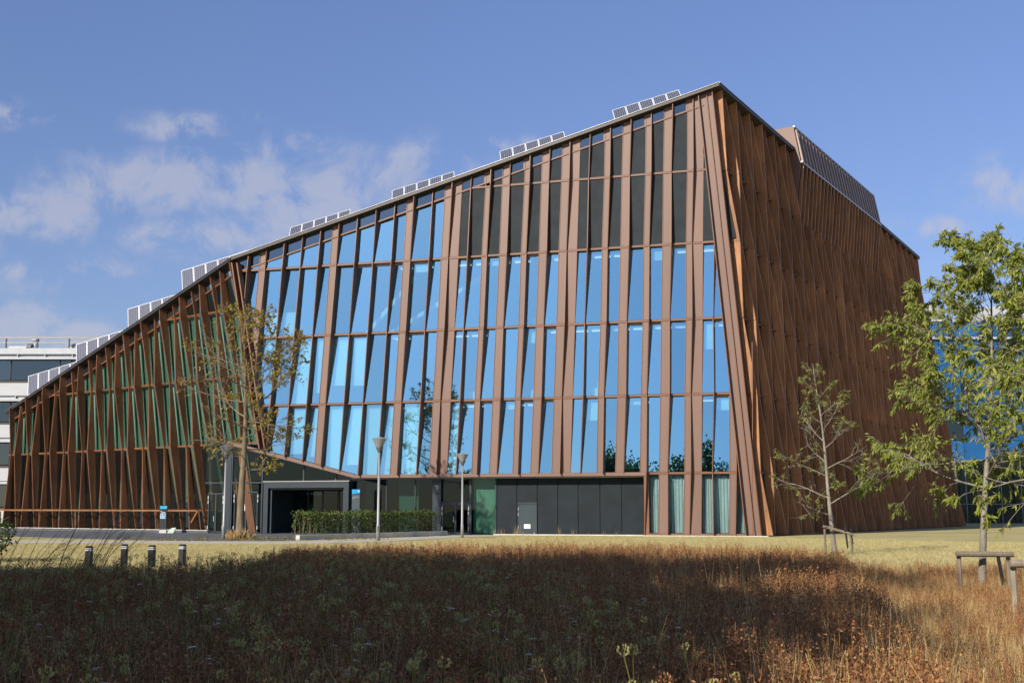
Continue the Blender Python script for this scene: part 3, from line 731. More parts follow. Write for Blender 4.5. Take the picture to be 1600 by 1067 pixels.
# glass over the portal up to the rising soffit
for a, b in ((30.1, 31.48), (31.6, 34.14), (34.27, 37.6)):
    gpane(a, b, 4.0, 7.2, G, 'window', 'glass_green' if a > 31 else 'glass_dark')
for u in (31.54, 34.2, 37.68, 40.3): part(gbox(u - .06, u + .06, 0.02 if u > 37 else 3.97, ztop_g(u), G - .1, G + .07), 'mullion', 'frame_dark')
for a, b in ((37.76, 40.22), (40.95, 42.6)):
    gpane(a, b, 3.98, 7.2, G, 'window', 'glass_dark')
part(gbox(37.2, 42.6, 3.8, 3.92, G - .1, G + .08), 'transom', 'frame_dark')
part(gbox(40.36, 40.9, 0.02, ztop_g(40.36), G - .3, G + .1), 'pillar', 'frame_dark')
gpane(37.24, 37.6, 0.1, 3.78, G, 'window', 'glass_dark')
double_door(38.0, 40.05, 0.05, 3.2); gpane(37.98, 40.2, 3.28, 3.76, G, 'window', 'glass_dark')
gbox(39.0, 39.25, 1.7, 2.25, G + .002, G + .006).build('notice', 'paper', bld)
double_door(40.98, 42.3, 0.05, 3.1); gpane(40.98, 42.3, 3.18, 3.76, G, 'window', 'glass_dark')
# interiors
def mslab(z, u0, u1, o0, o1, h, material, name='floor_slab'):
    mb = MB(); mb.prism([M(u0, z, o0), M(u1, z, o0), M(u1, z + h, o0), M(u0, z + h, o0)], [M(u0, z, o1), M(u1, z, o1), M(u1, z + h, o1), M(u0, z + h, o1)]); return part(mb, name, material)
mslab(0.0, 0.4, 43, -0.9, -9, 0.03, 'interior_dark')
for z, ub in ((LV[1], 30), (LV[2], 37.5), (LV[3], 38.5), (LV[4], 30)): mslab(z - 0.25, ucorner(z) + 1.2, ub, -0.25, -9, 0.25, 'slab')
mb = MB(); mb.prism([M(1, 0, -9), M(43, 0, -9), M(43, 20, -9), M(3, 30.5, -9)], [M(1, 0, -9.2), M(43, 0, -9.2), M(43, 20, -9.2), M(3, 30.5, -9.2)]); part(mb, 'core_wall', 'interior')
part(gbox(18.95, 43, 0.05, 4.0, -8.9, -8.8), 'core_wall', 'interior_dark')
mb = MB(); mb.prism([M(1.2, 20.6, -0.3), M(1.2, 20.6, -0.36), M(22.5, 20.6, -0.36), M(22.5, 20.6, -0.3)], [M(3.0, 31.0, -0.3), M(3.0, 31.0, -0.36), M(22.5, zroof(22.5) - .3, -0.36), M(22.5, zroof(22.5) - .3, -0.3)]); part(mb, 'plant_room_wall', 'interior_dark')
for k in range(6, 23):
    for j in (1, 2, 3):
        if rnd.random() < 0.75:
            u = fu(k, LV[j] + 4.6) - 0.75; mb = gbox(u - 0.66, u + 0.5, LV[j + 1] - 0.40, LV[j + 1] - 0.33, -1.3, -1.0); part(mb, 'ceiling_light', 'tube_light')
for j, (ua, ub) in ((3, (28, 20)), (3, (30, 26))):     # raking struts seen behind the glass
    mb = MB(); mb.bar(M(ua, LV[j] + .3, -2.5), M(ub, LV[j] + 4.6, -2.5), 0.2, 0.3); part(mb, 'strut', 'white_paint')
for k in range(8, 23):      # office furniture near the glass
    for j in (1, 2, 3):
        if rnd.random() < 0.25:
            u = fu(k, LV[j]) - 0.8; w_ = 0.25 + 0.3 * rnd.random(); h_ = 0.7 + 1.0 * rnd.random() ** 2
            mb = gbox(u - w_, u + w_, LV[j] + .02, LV[j] + .72, -1.6, -0.8); q = gbox(u - .18, u + .18, LV[j] + .72, LV[j] + .72 + h_ * .6, -1.2, -1.15)
            i = len(mb.v); mb.v += q.v; mb.f += [tuple(x + i for x in f) for f in q.f]
            part(mb, 'desk', 'white_paint')

# ---- left wing
NLF = 25
LLV = [0.2, 6.9, 12.13, 17.4, 22.7]
def lf(i, lev=0): return (i + 0.25) / (NLF + 0.0)
def lfin_s(i, z):
    lean_ = 0.004 * math.sin(i * 2.1)
    zz = 0.0026 * (1 if i % 2 else -1)
    return (i + 0.3) / 24.75 + zz * math.cos(math.pi * (z - 0.3) / 5.3)
def ldep(i, z):
    for a in range(4):
        if z <= LLV[a + 1] or a == 3:
            t = min(1, max(0, (z - LLV[a]) / (LLV[a + 1] - LLV[a]))); f = lambda q: 0.74 if (i + q) % 2 == 0 else 0.20
            return f(a) * (1 - t) + f(a + 1) * t
LEN = 33.3
for i in range(0, 25):
    zb = 6.95 if i < 2 else 0.2
    zt = zroofL(lfin_s(i, 12)) - 0.1
    if zt - zb < 0.5: continue
    zs = [zb] + [z for z in LLV[1:] if zb + .3 < z < zt - .3] + [zt]
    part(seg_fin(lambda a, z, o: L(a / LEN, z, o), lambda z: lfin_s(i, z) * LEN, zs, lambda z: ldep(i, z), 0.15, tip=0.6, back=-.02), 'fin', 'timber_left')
for i in range(-1, 25):
    for a in range(4):
        z0, z1 = LLV[a] + .08, LLV[a + 1] - .06
        f0 = max(0.004, lfin_s(i, z0) + .004) if i >= 0 else 0.004
        f1 = min(0.996, lfin_s(i + 1, z0) - .004)
        if f1 - f0 < .008 or (a == 0 and i < 1): continue
        zr0, zr1 = zroofL(f0) - 1.15, zroofL(f1) - 1.15
        def quad(z0, za, zb_, mat_, name='window', o=0.0):
            if max(za, zb_) - z0 < 0.15: return None
            mb = MB(); pts = [(f0, z0), (f1, z0), (f1, max(zb_, z0 + .02)), (f0, max(za, z0 + .02))]
            mb.prism([L(f, z, o) for f, z in pts], [L(f, z, o - .03) for f, z in pts]); return mb
        q = quad(z0, min(z1, zr0), min(z1, zr1), None)
        if q:
            if a == 0:      # ground floor: low transom splits the glazing
                q1 = quad(0.4, 1.68, 1.68, None); part(q1, 'window', 'glass_dark')
                q = quad(1.82, min(z1, zr0), min(z1, zr1), None)
            w = part(q, 'window', 'glass_dark' if a == 0 else 'glass_green')
            if a >= 1 and not (a == 3 and i < 6) and not (i > 15 and rnd.random() < 0.6):
                fb = [(f0, z0), (f1, z0), (f1, max(z0 + .1, min(z1, zr1))), (f0, max(z0 + .1, min(z1, zr0)))]
                bm_ = MB(); bm_.prism([L(f, z, -.3) for f, z in fb], [L(f, z, -.31) for f, z in fb]); bm_.build('blind', 'blind_green', w)
    f0 = max(0.004, lfin_s(i, 15) + .004) if i >= 0 else 0.004
    f1 = min(0.996, lfin_s(i + 1, 15) - .004)
    if f1 - f0 > .008:
        mb = MB(); pts = [(f0, zroofL(f0) - 1.0), (f1, zroofL(f1) - 1.0), (f1, zroofL(f1) - .12), (f0, zroofL(f0) - .12)]
        mb.prism([L(f, z, 0) for f, z in pts], [L(f, z, -.03) for f, z in pts]); part(mb, 'window', 'glass_strip')
def lbar(fa, za, fb, zb, h, o0, o1, name, material):
    mb = MB(); n_ = 6
    for i in range(n_):
        a, b = fa + (fb - fa) * i / n_, fa + (fb - fa) * (i + 1) / n_; zA, zB = za + (zb - za) * i / n_, za + (zb - za) * (i + 1) / n_
        mb.prism([L(a, zA, o0), L(a, zA + h, o0), L(a, zA + h, o1), L(a, zA, o1)], [L(b, zB, o0), L(b, zB + h, o0), L(b, zB + h, o1), L(b, zB, o1)])
    return part(mb, name, material)
for z in LLV[1:4]:
    fe = min(0.997, (21.42 - 1.1 - z) / 10.24)
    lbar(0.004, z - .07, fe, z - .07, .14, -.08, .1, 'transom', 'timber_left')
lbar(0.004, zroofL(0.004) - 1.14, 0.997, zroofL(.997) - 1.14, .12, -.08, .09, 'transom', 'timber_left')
lbar(0.08, 1.69, 0.997, 1.69, .12, -.08, .1, 'transom', 'timber_left')
lbar(0.205, 1.66, 0.975, 1.72, .13, 1.12, 1.24, 'handrail', 'rail_timber')
mb = MB(); mb.bar(L(0.203, 1.66, 1.18), L(0.232, 0.62, 1.18), 0.12, 0.13); part(mb, 'rail_brace', 'rail_timber')
mb = MB(); mb.bar(L(0.075, 0.05, 0.0), L(0.075, 6.8, 0.0), 0.5, 0.55, (1, 0, 0)); part(mb, 'corner_post', 'timber_left')
for f, o in ((0.2, 1.18), (0.35, 1.18), (0.5, 1.18), (0.65, 1.18), (0.8, 1.18), (0.97, 1.18)):
    mb = MB(); mb.bar(L(f, 0.18, o - .02), L(f, 1.66, o - .02), 0.08, 0.08, (1, 0, 0)); part(mb, 'rail_post', 'timber_left')
mb = MB()
mb.prism([L(0.16, 0.0, 1.7), L(1.02, 0.0, 1.7), L(1.02, 0.19, 1.7), L(0.16, 0.19, 1.7)], [L(0.16, 0.0, -.1), L(1.02, 0.0, -.1), L(1.02, 0.19, -.1), L(0.16, 0.19, -.1)]); part(mb, 'plinth', 'plinth_grey')
lbar(0.16, 0.192, 1.02, 0.192, .05, 1.55, 1.72, 'plinth_edge', 'pale_kerb')
for z in (6.75, 12.0, 17.25):
    fe = min(0.99, (21.42 - z - 1.2) / 10.24); mb = MB()
    mb.prism([L(.01, z, -.35), L(fe, z, -.35), L(fe, z + .2, -.35), L(.01, z + .2, -.35)], [L(.01, z, -6), L(fe, z, -6), L(fe, z + .2, -6), L(.01, z + .2, -6)]); part(mb, 'floor_slab', 'slab')
mb = MB(); pts = [(.0, 0.05), (.99, 0.05), (.99, zroofL(.99) - .3), (0, zroofL(0) - .3)]
mb.prism([L(f, z, -6) for f, z in pts], [L(f, z, -6.2) for f, z in pts]); part(mb, 'core_wall', 'interior_dark')
mb = MB(); mb.poly([L(0.05, 0.29, -.1), L(.99, 0.29, -.1), L(.99, 0.29, -6), L(0.05, 0.29, -6)]); part(mb, 'floor_slab', 'interior_dark')

# ---- right (wooden) facade
BOX0, BOX1 = 16.9, 43.2
RLV = [0.0, 4.28, 9.68, 14.94, 20.33, 25.55, 31.2]
NR = 45
def rdep(j, z):
    for a in range(6):
        if z <= RLV[a + 1] or a == 5:
            t = min(1, max(0, (z - RLV[a]) / (RLV[a + 1] - RLV[a]))); f = lambda q: 0.64 if (j + q) % 2 == 0 else 0.26
            v = f(a) * (1 - t) + f(a + 1) * t
            return min(v, 0.55) if z > 26 else v
mb = MB()
mb.prism([Rf(0.05, 0.05, -.02), Rf(64.2, 0.05, -.02), Rf(64.2, 30.6, -.02), Rf(0.05, 31.4, -.02)], [Rf(0.05, 0.05, -.3), Rf(64.2, 0.05, -.3), Rf(64.2, 30.6, -.3), Rf(0.05, 31.4, -.3)])
part(mb, 'backing_wall', 'backing_brown')
for j in range(NR):
    d0 = 0.55 + j * (64.28 - 0.9) / (NR - 1)
    inbox = BOX0 < d0 < BOX1
    zt = 25.3 if inbox else ztopR(d0 / 64.28) - 0.12
    zs = [0.03] + [z for z in RLV[1:] if z < zt - .3] + [zt]
    part(seg_fin(lambda a, z, o: Rf(a, z, o), lambda z: d0, zs, lambda z: rdep(j, z), 0.13, gap=0.045, tip=0.85, back=-.02), 'fin', 'timber_fin')
for z in RLV[1:6]:
    mb = MB()
    mb.prism([Rf(0.2, z - .05, -.01), Rf(0.2, z + .05, -.01), Rf(0.2, z + .05, .16), Rf(0.2, z - .05, .16)], [Rf(64.1, z - .05, -.01), Rf(64.1, z + .05, -.01), Rf(64.1, z + .05, .16), Rf(64.1, z - .05, .16)])
    part(mb, 'transom', 'bronze_fin')
for j in range(NR - 1):       # narrow windows deep between the boards
    d0 = 0.55 + j * (64.28 - 0.9) / (NR - 1); d1 = d0 + (64.28 - 0.9) / (NR - 1)
    for a in range(5):
        if a >= 3 and BOX0 - 1 < d0 < BOX1: continue
        za, zb_ = RLV[a] + .1, RLV[a + 1] - .1
        if (j + a) % 2: continue
        mb = MB(); pts = [(d0 + .25, za), (d1 - .25, za), (d1 - .25, zb_), (d0 + .25, zb_)]
        mb.prism([Rf(d, z, .03) for d, z in pts], [Rf(d, z, 0.0) for d, z in pts]); part(mb, 'side_window', 'glass_strip')
# rooftop plant screen growing out of the wooden facade
def BX(d, o, z):
    p = Rf(d, 25.1); return Vector((p.x, p.y, z)) + RN * o
prof = [(-0.1, 24.9), (0.60, 30.2), (0.07, 33.3), (-2.2, 33.3), (-2.2, 26.0)]
ps = thing('plant_screen', 'bronze rooftop plant enclosure with louvred face above the wooden side facade', 'plant screen', tuple(BX(BOX0, 0, 25)))
mb = MB(); mb.prism([BX(BOX0, o, z) for o, z in prof], [BX(BOX0 + .12, o, z) for o, z in prof]); mb.build('end_panel', 'bronze', ps)
mb = MB(); mb.prism([BX(BOX1, o, z) for o, z in prof], [BX(BOX1 - .12, o, z) for o, z in prof]); mb.build('end_panel', 'bronze', ps)
mb = MB()
ip = [(o - .06, z - .02) for o, z in prof]
mb.prism([BX(BOX0 + .13, o, z) for o, z in ip], [BX(BOX1 - .13, o, z) for o, z in ip]); mb.build('screen_body', 'louvre_dark', ps)
for i in range(26):
    d = BOX0 + 0.5 + i * (BOX1 - BOX0 - 0.9) / 25
    mb = MB()
    for (o0, z0), (o1, z1) in (((-0.1, 25.0), (0.60, 30.15)), ((0.60, 30.25), (0.07, 33.25))):
        dp = 0.32 if z0 < 30 else 0.16
        w_ = .07 if z0 < 30 else .2
        mb.prism([BX(d - w_, o0 - .03, z0), BX(d + w_, o0 - .03, z0), BX(d + w_, o0 + dp, z0), BX(d - w_, o0 + dp, z0)], [BX(d - w_, o1 - .03, z1), BX(d + w_, o1 - .03, z1), BX(d + w_, o1 + .14, z1), BX(d - w_, o1 + .14, z1)])
        if z0 < 30: q0 = mb; mb.build('fin', 'timber_fin', ps); mb = MB()
    mb.build('louvre_slat', 'slat_grey', ps)
for o, z in ((0.68, 30.2), (0.12, 33.3)):
    mb = MB(); mb.bar(BX(BOX0, o, z), BX(BOX1, o, z), 0.12, 0.1); mb.build('trim', 'steel', ps)

# ---- roof and rear
mb = MB()
def rp(p, up=0.0): return (p[0], p[1], p[2] + up)
OV = 0.4
c_r = (Vector((14.23, 83.3, 31.73)) + N * OV + RN * 0.62); c_b = Vector((46.57, 138.43, 30.91)) + RN * 0.62 + RD * 0.5
c_f = M(ufold(21) + 0.15, 21.43, OV) + NLv * 0.2; c_l = L(1.0, 11.18, OV) + (L(1, 11.18) - L(0, 11.18)).normalized() * 0.4 + Vector((0, 0, -.12))
c_k = Vector((K0.x, K0.y, zplane(K0.x, K0.y)))
h_ = -0.06
for tri in ((c_r, c_f, c_l), (c_r, c_l, c_k), (c_r, c_k, c_b)):
    mb.prism([rp(p, h_) for p in tri], [rp(p, h_ - .22) for p in tri])
roof = part(mb, 'roof', 'roof_edge')
for a, b in ((c_r, c_f), (c_f, c_l), (c_b, c_r)):
    mb = MB(); d = (b - a).normalized() * 0.05
    mb.bar(Vector(rp(a, h_ + .02)) + d, Vector(rp(b, h_ + .02)) - d, 0.10, 0.03); mb.build('roof_trim', 'roof_trim', roof)
mb = MB()
for a, b, za, zb_ in ((EL, K0, 11.1, c_k.z), (K0, B0 + LB, c_k.z, 30.8)):
    a2, b2 = Vector((a.x, a.y, 0)), Vector((b.x, b.y, 0)); off = Vector((0.3, 0.3, 0))
    mb.prism([a2, b2, b2 + Vector((0, 0, zb_)), a2 + Vector((0, 0, za))], [a2 + off, b2 + off, b2 + off + Vector((0, 0, zb_)), a2 + off + Vector((0, 0, za))])
part(mb, 'rear_wall', 'bronze')
mb = MB(); mb.prism([B0 + RD * .1, B0 + RD * .1 + LB * .99, B0 + RD * .1 + LB * .99 - RN * 8, B0 + RD * .1 - RN * 8], [B0 + RD * .4, B0 + RD * .4 + LB * .99, B0 + RD * .4 + LB * .99 - RN * 8, B0 + RD * .4 - RN * 8]); part(mb, 'end_wall', 'bronze')

# ---- solar panels in short raking rows along the roof edge
RDIR = Vector((0.985, -0.17, 0)).normalized(); RUP = Vector((0.17, 0.985, 0)).normalized()
def solar_row(start, label, n=5, pw=1.0, ph=1.75, tilt=62, lift=0.12):
    root = thing('solar_panel_row', label, 'solar panels', tuple(start), 'rows of solar panels along the sloping roof edge')
    rise = 0.2393 * RDIR.x - 0.155 * RDIR.y
    up = RUP * math.cos(R(tilt)) + Vector((0, 0, math.sin(R(tilt))))
    e3 = (RDIR + Vector((0, 0, rise))).normalized(); up = (up - e3 * up.dot(e3)).normalized()
    nrm = -RUP * math.sin(R(tilt)) + Vector((0, 0, math.cos(R(tilt))))
    for i in range(n):
        a = Vector(start) + (RDIR + Vector((0, 0, rise))) * (i * (pw + 0.05)) + Vector((0, 0, lift))
        e = (RDIR + Vector((0, 0, rise))).normalized() * pw
        t_ = up * ph
        mb = MB()
        mb.poly([a + nrm * .03, a + e + nrm * .03, a + e + t_ + nrm * .03, a + t_ + nrm * .03])
        o = mb.build('solar_panel', 'solar_cells', root)
        uvl = o.data.uv_layers.new(name='UVMap')
        for li, c in enumerate(((0, 0), (pw, 0), (pw, ph), (0, ph))): uvl.data[li].uv = (c[0] + 0.006, c[1] + 0.006)
        fm = MB()
        for p, q in ((a, a + e), (a + e, a + e + t_), (a + e + t_, a + t_), (a + t_, a)): fm.bar(p + nrm * .02, q + nrm * .02, .035, .05, nrm)
        fm.prism([a, a + e, a + e + t_, a + t_], [a - nrm * .02, a + e - nrm * .02, a + e + t_ - nrm * .02, a + t_ - nrm * .02])
        fm.build('panel_frame', 'white_paint', o)
        lg = MB(); lg.bar(a + e * .5 + t_ * .6 - nrm * .03, a + e * .5 + RUP * .9 + Vector((0, 0, -.35)), .05, .05, (1, 0, 0)); lg.build('rack_leg', 'steel', o)
    return root
names_l = ['leftmost row of solar panels on the lowest roof edge', 'second row of solar panels from the left above the wooden wing',
           'third row of solar panels from the left above the wooden wing', 'large tilted solar panel row beside the kink in the roof edge']
for s_, nm in zip((30.2, 22.6, 14.8, 7.0), names_l):
    f = s_ / LEN; p = L(f, zroofL(f) - .05, 0.3); solar_row(p, nm, n=6, pw=1.0, ph=2.0, tilt=70, lift=.3)
names_m = ['low solar panel row just right of the roof kink', 'solar panel row above the middle blue windows on the roof edge',
           'solar panel row above the first dark louvred bays of the roof', 'topmost solar panel row near the peak of the roof']
for u_, nm in zip((36.2, 27.5, 18.7, 9.9), names_m):
    p = M(u_, zroof(u_) + 0.05, -1.3); p.z = zplane(p.x, p.y) + 0.5; solar_row(p, nm, pw=0.95, ph=1.5, tilt=48, lift=0.1)

# ------------------------------------------------------------------ white office at the left
wo = thing('white_office_block', 'white banded office block with rooftop railing behind the wooden wing', 'building', (-62, 128, 0))
X0, X1, Y0 = -95.0, -38.0, 128.0
def wbox(x0, x1, y0, y1, z0, z1, name, material, par=None):
    mb = MB(); mb.box(x0, x1, y0, y1, z0, z1); return mb.build(name, material, par or wo)
wbox(X0, X1, Y0 + .6, Y0 + 15, 0, 18.0, 'core', 'interior_dark')
bands = [(17.5, 15.38), (13.07, 10.98), (8.75, 6.45), (4.4, 2.1)]
for bi, (zt, zb_) in enumerate(bands):
    wbox(X0, X1, Y0 - .1, Y0 + .5, zb_ - 1.65, zb_ - .30, 'spandrel', 'white_clad')
    wbox(X0, X1, Y0 + .05, Y0 + .5, zb_ - .28, zb_ - .05, 'sill', 'dark_clad')
    wbox(X0, X1, Y0 - .35, Y0 + .5, zt + .08, zt + .32, 'ledge', 'white_clad')
    wbox(X0, X1, Y0 + .1, Y0 + .5, zt + .34, zt + .62, 'sill', 'grey_clad')
    x = X0
    while x < X1 - 1:
        w_ = rnd.choice((2.7, 5.2, 1.25)); x2 = min(X1, x + w_)
        w = wbox(x + .03, x2 - .03, Y0 + .25, Y0 + .3, zb_ + .05, zt - .02, 'window', 'glass_office')
        bm_ = 'brown_blind' if bi == 2 else rnd.choice(('grey_blind', 'grey_clad', 'dark_clad'))
        wbox(x + .06, x2 - .06, Y0 + .45, Y0 + .48, zb_ + .05, zt, 'blind', bm_, w)
        wbox(x2 - .035, x2 + .035, Y0 + .15, Y0 + .4, zb_, zt + .02, 'mullion', 'dark_clad')
        x = x2
    xx = X0 + 2
    while xx < X1:
        wbox(xx - .04, xx + .04, Y0 - .15, Y0 + .1, zt + .32, zt + .64, 'bracket', 'white_clad'); xx += 2.9
wbox(X0, X1, Y0 - .2, Y0 + .5, 18.15, 18.78, 'parapet', 'grey_clad')
for z in (19.3, 19.85):
    wbox(X0, X1, Y0 + .1, Y0 + .2, z, z + .2, 'railing_bar', 'lamp_grey')
xx = X0 + 1.0
while xx < X1: wbox(xx - .06, xx + .06, Y0 + .08, Y0 + .22, 18.78, 19.86, 'railing_post', 'dark_clad'); xx += 3.35
tank = thing('rooftop_duct', 'grey rooftop ventilation drum behind the office railing', 'vent', (-44.9, 131, 18.3))
mb = MB(); mb.tube([(-45.4, 130, 19.1), (-44.4, 130, 19.1)], [.55, .55], 14); mb.build('drum', 'lamp_dark', tank)
mb = MB(); mb.lathe([(.42, 18.3), (.42, 19.55), (.3, 19.7)], 12, (-43.9, 130.5, 0)); mb.build('stack', 'lamp_dark', tank)
pp = thing('rooftop_pipe', 'pale horizontal rooftop pipe with chimney behind the office railing', 'vent', (-52.3, 131, 18.3))
mb = MB(); mb.tube([(-54.2, 130, 19.0), (-51.6, 130, 19.0)], [.32, .32], 12); mb.build('pipe', 'grey_clad', pp)
mb = MB(); mb.tube([(-52.2, 130, 19.0), (-51.7, 130, 19.0)], [.55, .55], 12); mb.build('fan_drum', 'lamp_dark', pp)
mb = MB(); mb.lathe([(.28, 18.3), (.28, 20.0), (.4, 20.05), (.4, 20.2)], 10, (-52.0, 131.5, 0)); mb.build('chimney', 'grey_clad', pp)
pv = thing('rooftop_vent', 'short round rooftop vent between the pipe and the drum', 'vent', (-47.7, 131, 18.3))
mb = MB(); mb.lathe([(.3, 18.3), (.3, 19.4), (.42, 19.42), (.42, 19.62), (.1, 19.7)], 12, (-47.7, 130.5, 0)); mb.build('stack', 'grey_clad', pv)

# ------------------------------------------------------------------ blue building at the right
bb = thing('blue_building', 'blue panelled building with white rooftop drum behind the leafy tree', 'building', (75, 172, 0))
def bbox(x0, x1, y0, y1, z0, z1, name, material, par=None):
    mb = MB(); mb.box(x0, x1, y0, y1, z0, z1); return mb.build(name, material, par or bb)
bbox(52, 112, 172.3, 190, 0, 28.3, 'core', 'interior_dark')
x = 52.0
while x < 112:
    for iz in range(7):
        z0 = 8.7 + iz * 2.82
        if rnd.random() < 0.93 or iz > 4: bbox(x + .04, x + 2.92, 172.0, 172.2, z0 + .04, min(28.5, z0 + 2.78), 'wall_panel', 'blue_clad')
        else: bbox(x + .04, x + 2.92, 172.1, 172.15, z0 + .04, z0 + 2.78, 'window', 'glass_office')
    x += 2.95
bbox(52, 112, 171.6, 172.25, 25.95, 26.25, 'ledge', 'white_clad')
bbox(52, 112, 171.8, 172.3, 28.52, 28.8, 'parapet', 'white_clad')
bbox(68, 84, 174, 184, 28.8, 31.0, 'roof_unit', 'white_clad')
mb = MB(); mb.lathe([(2.3, 28.6), (2.3, 30.3), (2.1, 31.0), (1.5, 31.5), (0.6, 31.75)], 20, (60.6, 176, 0)); mb.build('rooftop_drum', 'white_clad', bb, smooth=True)
for x in (61.9, 63.3, 66.0, 68.2, 71): 
    bbox(x - .05, x + .05, 170.65, 170.75, 0, 8.9, 'steel_post', 'lamp_grey')
for z in (2.6, 5.6, 8.6): bbox(61.9, 72, 170.65, 170.75, z, z + .08, 'steel_beam', 'lamp_grey')
for i in range(5): bbox(62.2 + i * 2, 64.1 + i * 2, 172.0, 172.1, 0.4, 8.5, 'window', 'glass_green')

# ------------------------------------------------------------------ foliage helpers
def add_leaf(mb, p, d, ln, w, roll):
    """folded pointed leaf: two triangles each side of the midrib"""
    d = d.normalized()
    a = d.cross(Vector((0, 0, 1)))
    if a.length < 0.1: a = d.cross(Vector((1, 0, 0)))
    a.normalize(); b = a.cross(d)
    s = a * math.cos(roll) + b * math.sin(roll); nn = d.cross(s)
    i = len(mb.v); mid = p + d * ln * 0.45 - nn * w * 0.18
    tipp = p + d * ln - nn * ln * 0.12
    mb.v += [tuple(p), tuple(mid + s * w * .5 + nn * w * .18), tuple(tipp), tuple(mid - s * w * .5 + nn * w * .18)]
    mb.f += [(i, i + 1, i + 2), (i, i + 2, i + 3)]
def rv(r, s=1.0): return Vector((r.gauss(0, s), r.gauss(0, s), r.gauss(0, s)))
def branch_path(r, p, d, ln, n, wob, bend):
    pts = [p.copy()]; d = d.normalized()
    for i in range(n):
        d = (d + rv(r, wob) + Vector((0, 0, bend))).normalized(); p = p + d * (ln / n); pts.append(p.copy())
    return pts, d
def make_tree(name, label, loc, h, r0, clear, nprim, reach, leaf, nl, lsize, bark, seed, lean=(0, 0), pitch=(25, 60), droop=0.0, leaf_droop=0.5, twigbare=0.0, group=None, flare=1.25, density=None, sub=6, subsub=4, clusters=False, sides=7):
    r = random.Random(seed)
    root = thing(name, label, 'tree', loc, group, world=False)
    tr, tw, lf_ = MB(), MB(), MB()
    pts = []; n = 12
    for i in range(n + 1):
        t = i / n; pts.append(Vector((lean[0] * t + 0.012 * h * math.sin(t * 7 + seed) * t, lean[1] * t + 0.012 * h * math.cos(t * 5 + seed) * t, h * 0.96 * t)))
    rads = [r0 * (1 - 0.9 * (i / n) ** 0.85) + (r0 * (flare - 1) if i == 0 else 0) for i in range(n + 1)]
    rads[-1] = max(0.008, r0 * 0.06)
    pts.insert(1, pts[0].lerp(pts[1], .3)); rads.insert(1, r0 * 1.03)
    tr.tube(pts, rads, 9)
    def at(t):
        x = t * n; i = min(n - 1, int(x)); a = Vector((lean[0] * t + 0.012 * h * math.sin(t * 7 + seed) * t, lean[1] * t + 0.012 * h * math.cos(t * 5 + seed) * t, h * 0.96 * t)); return a
    def rad_at(t): return max(0.01, r0 * (1 - 0.9 * t ** 0.85))
    az = r.random() * 6.28
    tips = []
    for k in range(nprim):
        t = clear + (0.97 - clear) * ((k + 0.3 * r.random()) / nprim) ** 0.9
        az += 2.4 + r.uniform(-.4, .4)
        ln = reach((t - clear) / (1 - clear)) * r.uniform(.75, 1.2)
        el = R(pitch[0] + (pitch[1] - pitch[0]) * (t - clear) / (1 - clear) + r.uniform(-10, 10))
        d = Vector((math.cos(az) * math.cos(el), math.sin(az) * math.cos(el), math.sin(el)))
        p, _ = branch_path(r, at(t), d, ln, 7, 0.09, droop)
        rb = min(rad_at(t) * 0.45, 0.007 + ln * 0.0095)
        tw.tube(p, [rb * (1 - .85 * i / 7) for i in range(8)], 5, False)
        w_dir = density(Vector((math.cos(az), math.sin(az), t))) if density else 1.0
        for s_ in range(sub + int(ln * 1.5)):
            q = 0.25 + 0.75 * r.random(); i = min(6, int(q * 7)); b = p[i].lerp(p[i + 1], q * 7 - i)
            dd = (p[i + 1] - p[i]).normalized() * .8 + rv(r, .55) + Vector((0, 0, .15)); l2 = ln * (0.42 * (1.15 - q) + .12) * r.uniform(.7, 1.2)
            p2, _ = branch_path(r, b, dd, l2, 4, 0.14, droop * 1.2)
            tw.tube(p2, [rb * .38 * (1 - .8 * x / 4) + .002 for x in range(5)], 4, False)
            for u_ in range(subsub):
                q2 = .3 + .7 * r.random(); i2 = min(3, int(q2 * 4)); b2 = p2[i2].lerp(p2[i2 + 1], q2 * 4 - i2)
                p3, _ = branch_path(r, b2, (p2[i2 + 1] - p2[i2]).normalized() + rv(r, .6), l2 * .45 * r.uniform(.5, 1.1), 3, .15, droop)
                tw.tube(p3, [.005, .004, .003, .002], 3, False)
                tips.append((p3, w_dir))
    rr = random.Random(seed + 5)
    made = 0
    guard = 0
    while made < nl and guard < nl * 40:
        guard += 1
        p3, wt = tips[rr.randrange(len(tips))]
        c = sum((p3[i] for i in range(4)), Vector()) / 4
        if noise.noise(c * 0.75 + Vector((seed, 0, 0))) * 0.9 + 0.55 - twigbare < rr.random() * 0.9 * (1.6 - 0.6 * wt): continue
        if rr.random() > wt: continue
        for _ in range(5 if clusters else 3):
            q = rr.random() * 2.999; i = int(q); b = p3[i].lerp(p3[i + 1], q - i)
            d = (p3[i + 1] - p3[i]).normalized() * .6 + rv(rr, .5) + Vector((0, 0, -leaf_droop))
            s_ = lsize * rr.uniform(.65, 1.25); add_leaf(lf_, b, d, s_, s_ * (0.42 if clusters else .30), rr.random() * 6.28); made += 1
    tr.build('trunk', bark, root, smooth=True)
    tw.build('branches', 'twig' if bark != 'bark_grey' else bark, root, smooth=True)
    lf_.build('crown', leaf, root)
    return root

# autumn tree in front of the entrance
make_tree('street_tree', 'half bare autumn tree with yellowing leaves in front of the entrance', (-16.6, 75.1, 0), 14.6, 0.27, 0.30, 30,
          lambda t: 4.5 * (1 - t) ** 0.55 * (0.55 + 0.6 * min(1, t * 3)) + .6, 'leaf_autumn', 7000, 0.19, 'bark_brown', 11, lean=(0.1, 0), pitch=(0, 42), droop=0.02,
          leaf_droop=.35, twigbare=.12, flare=1.8, sub=8, subsub=5, clusters=True, density=lambda v: 1.0 if v.x > -.25 else 0.3)
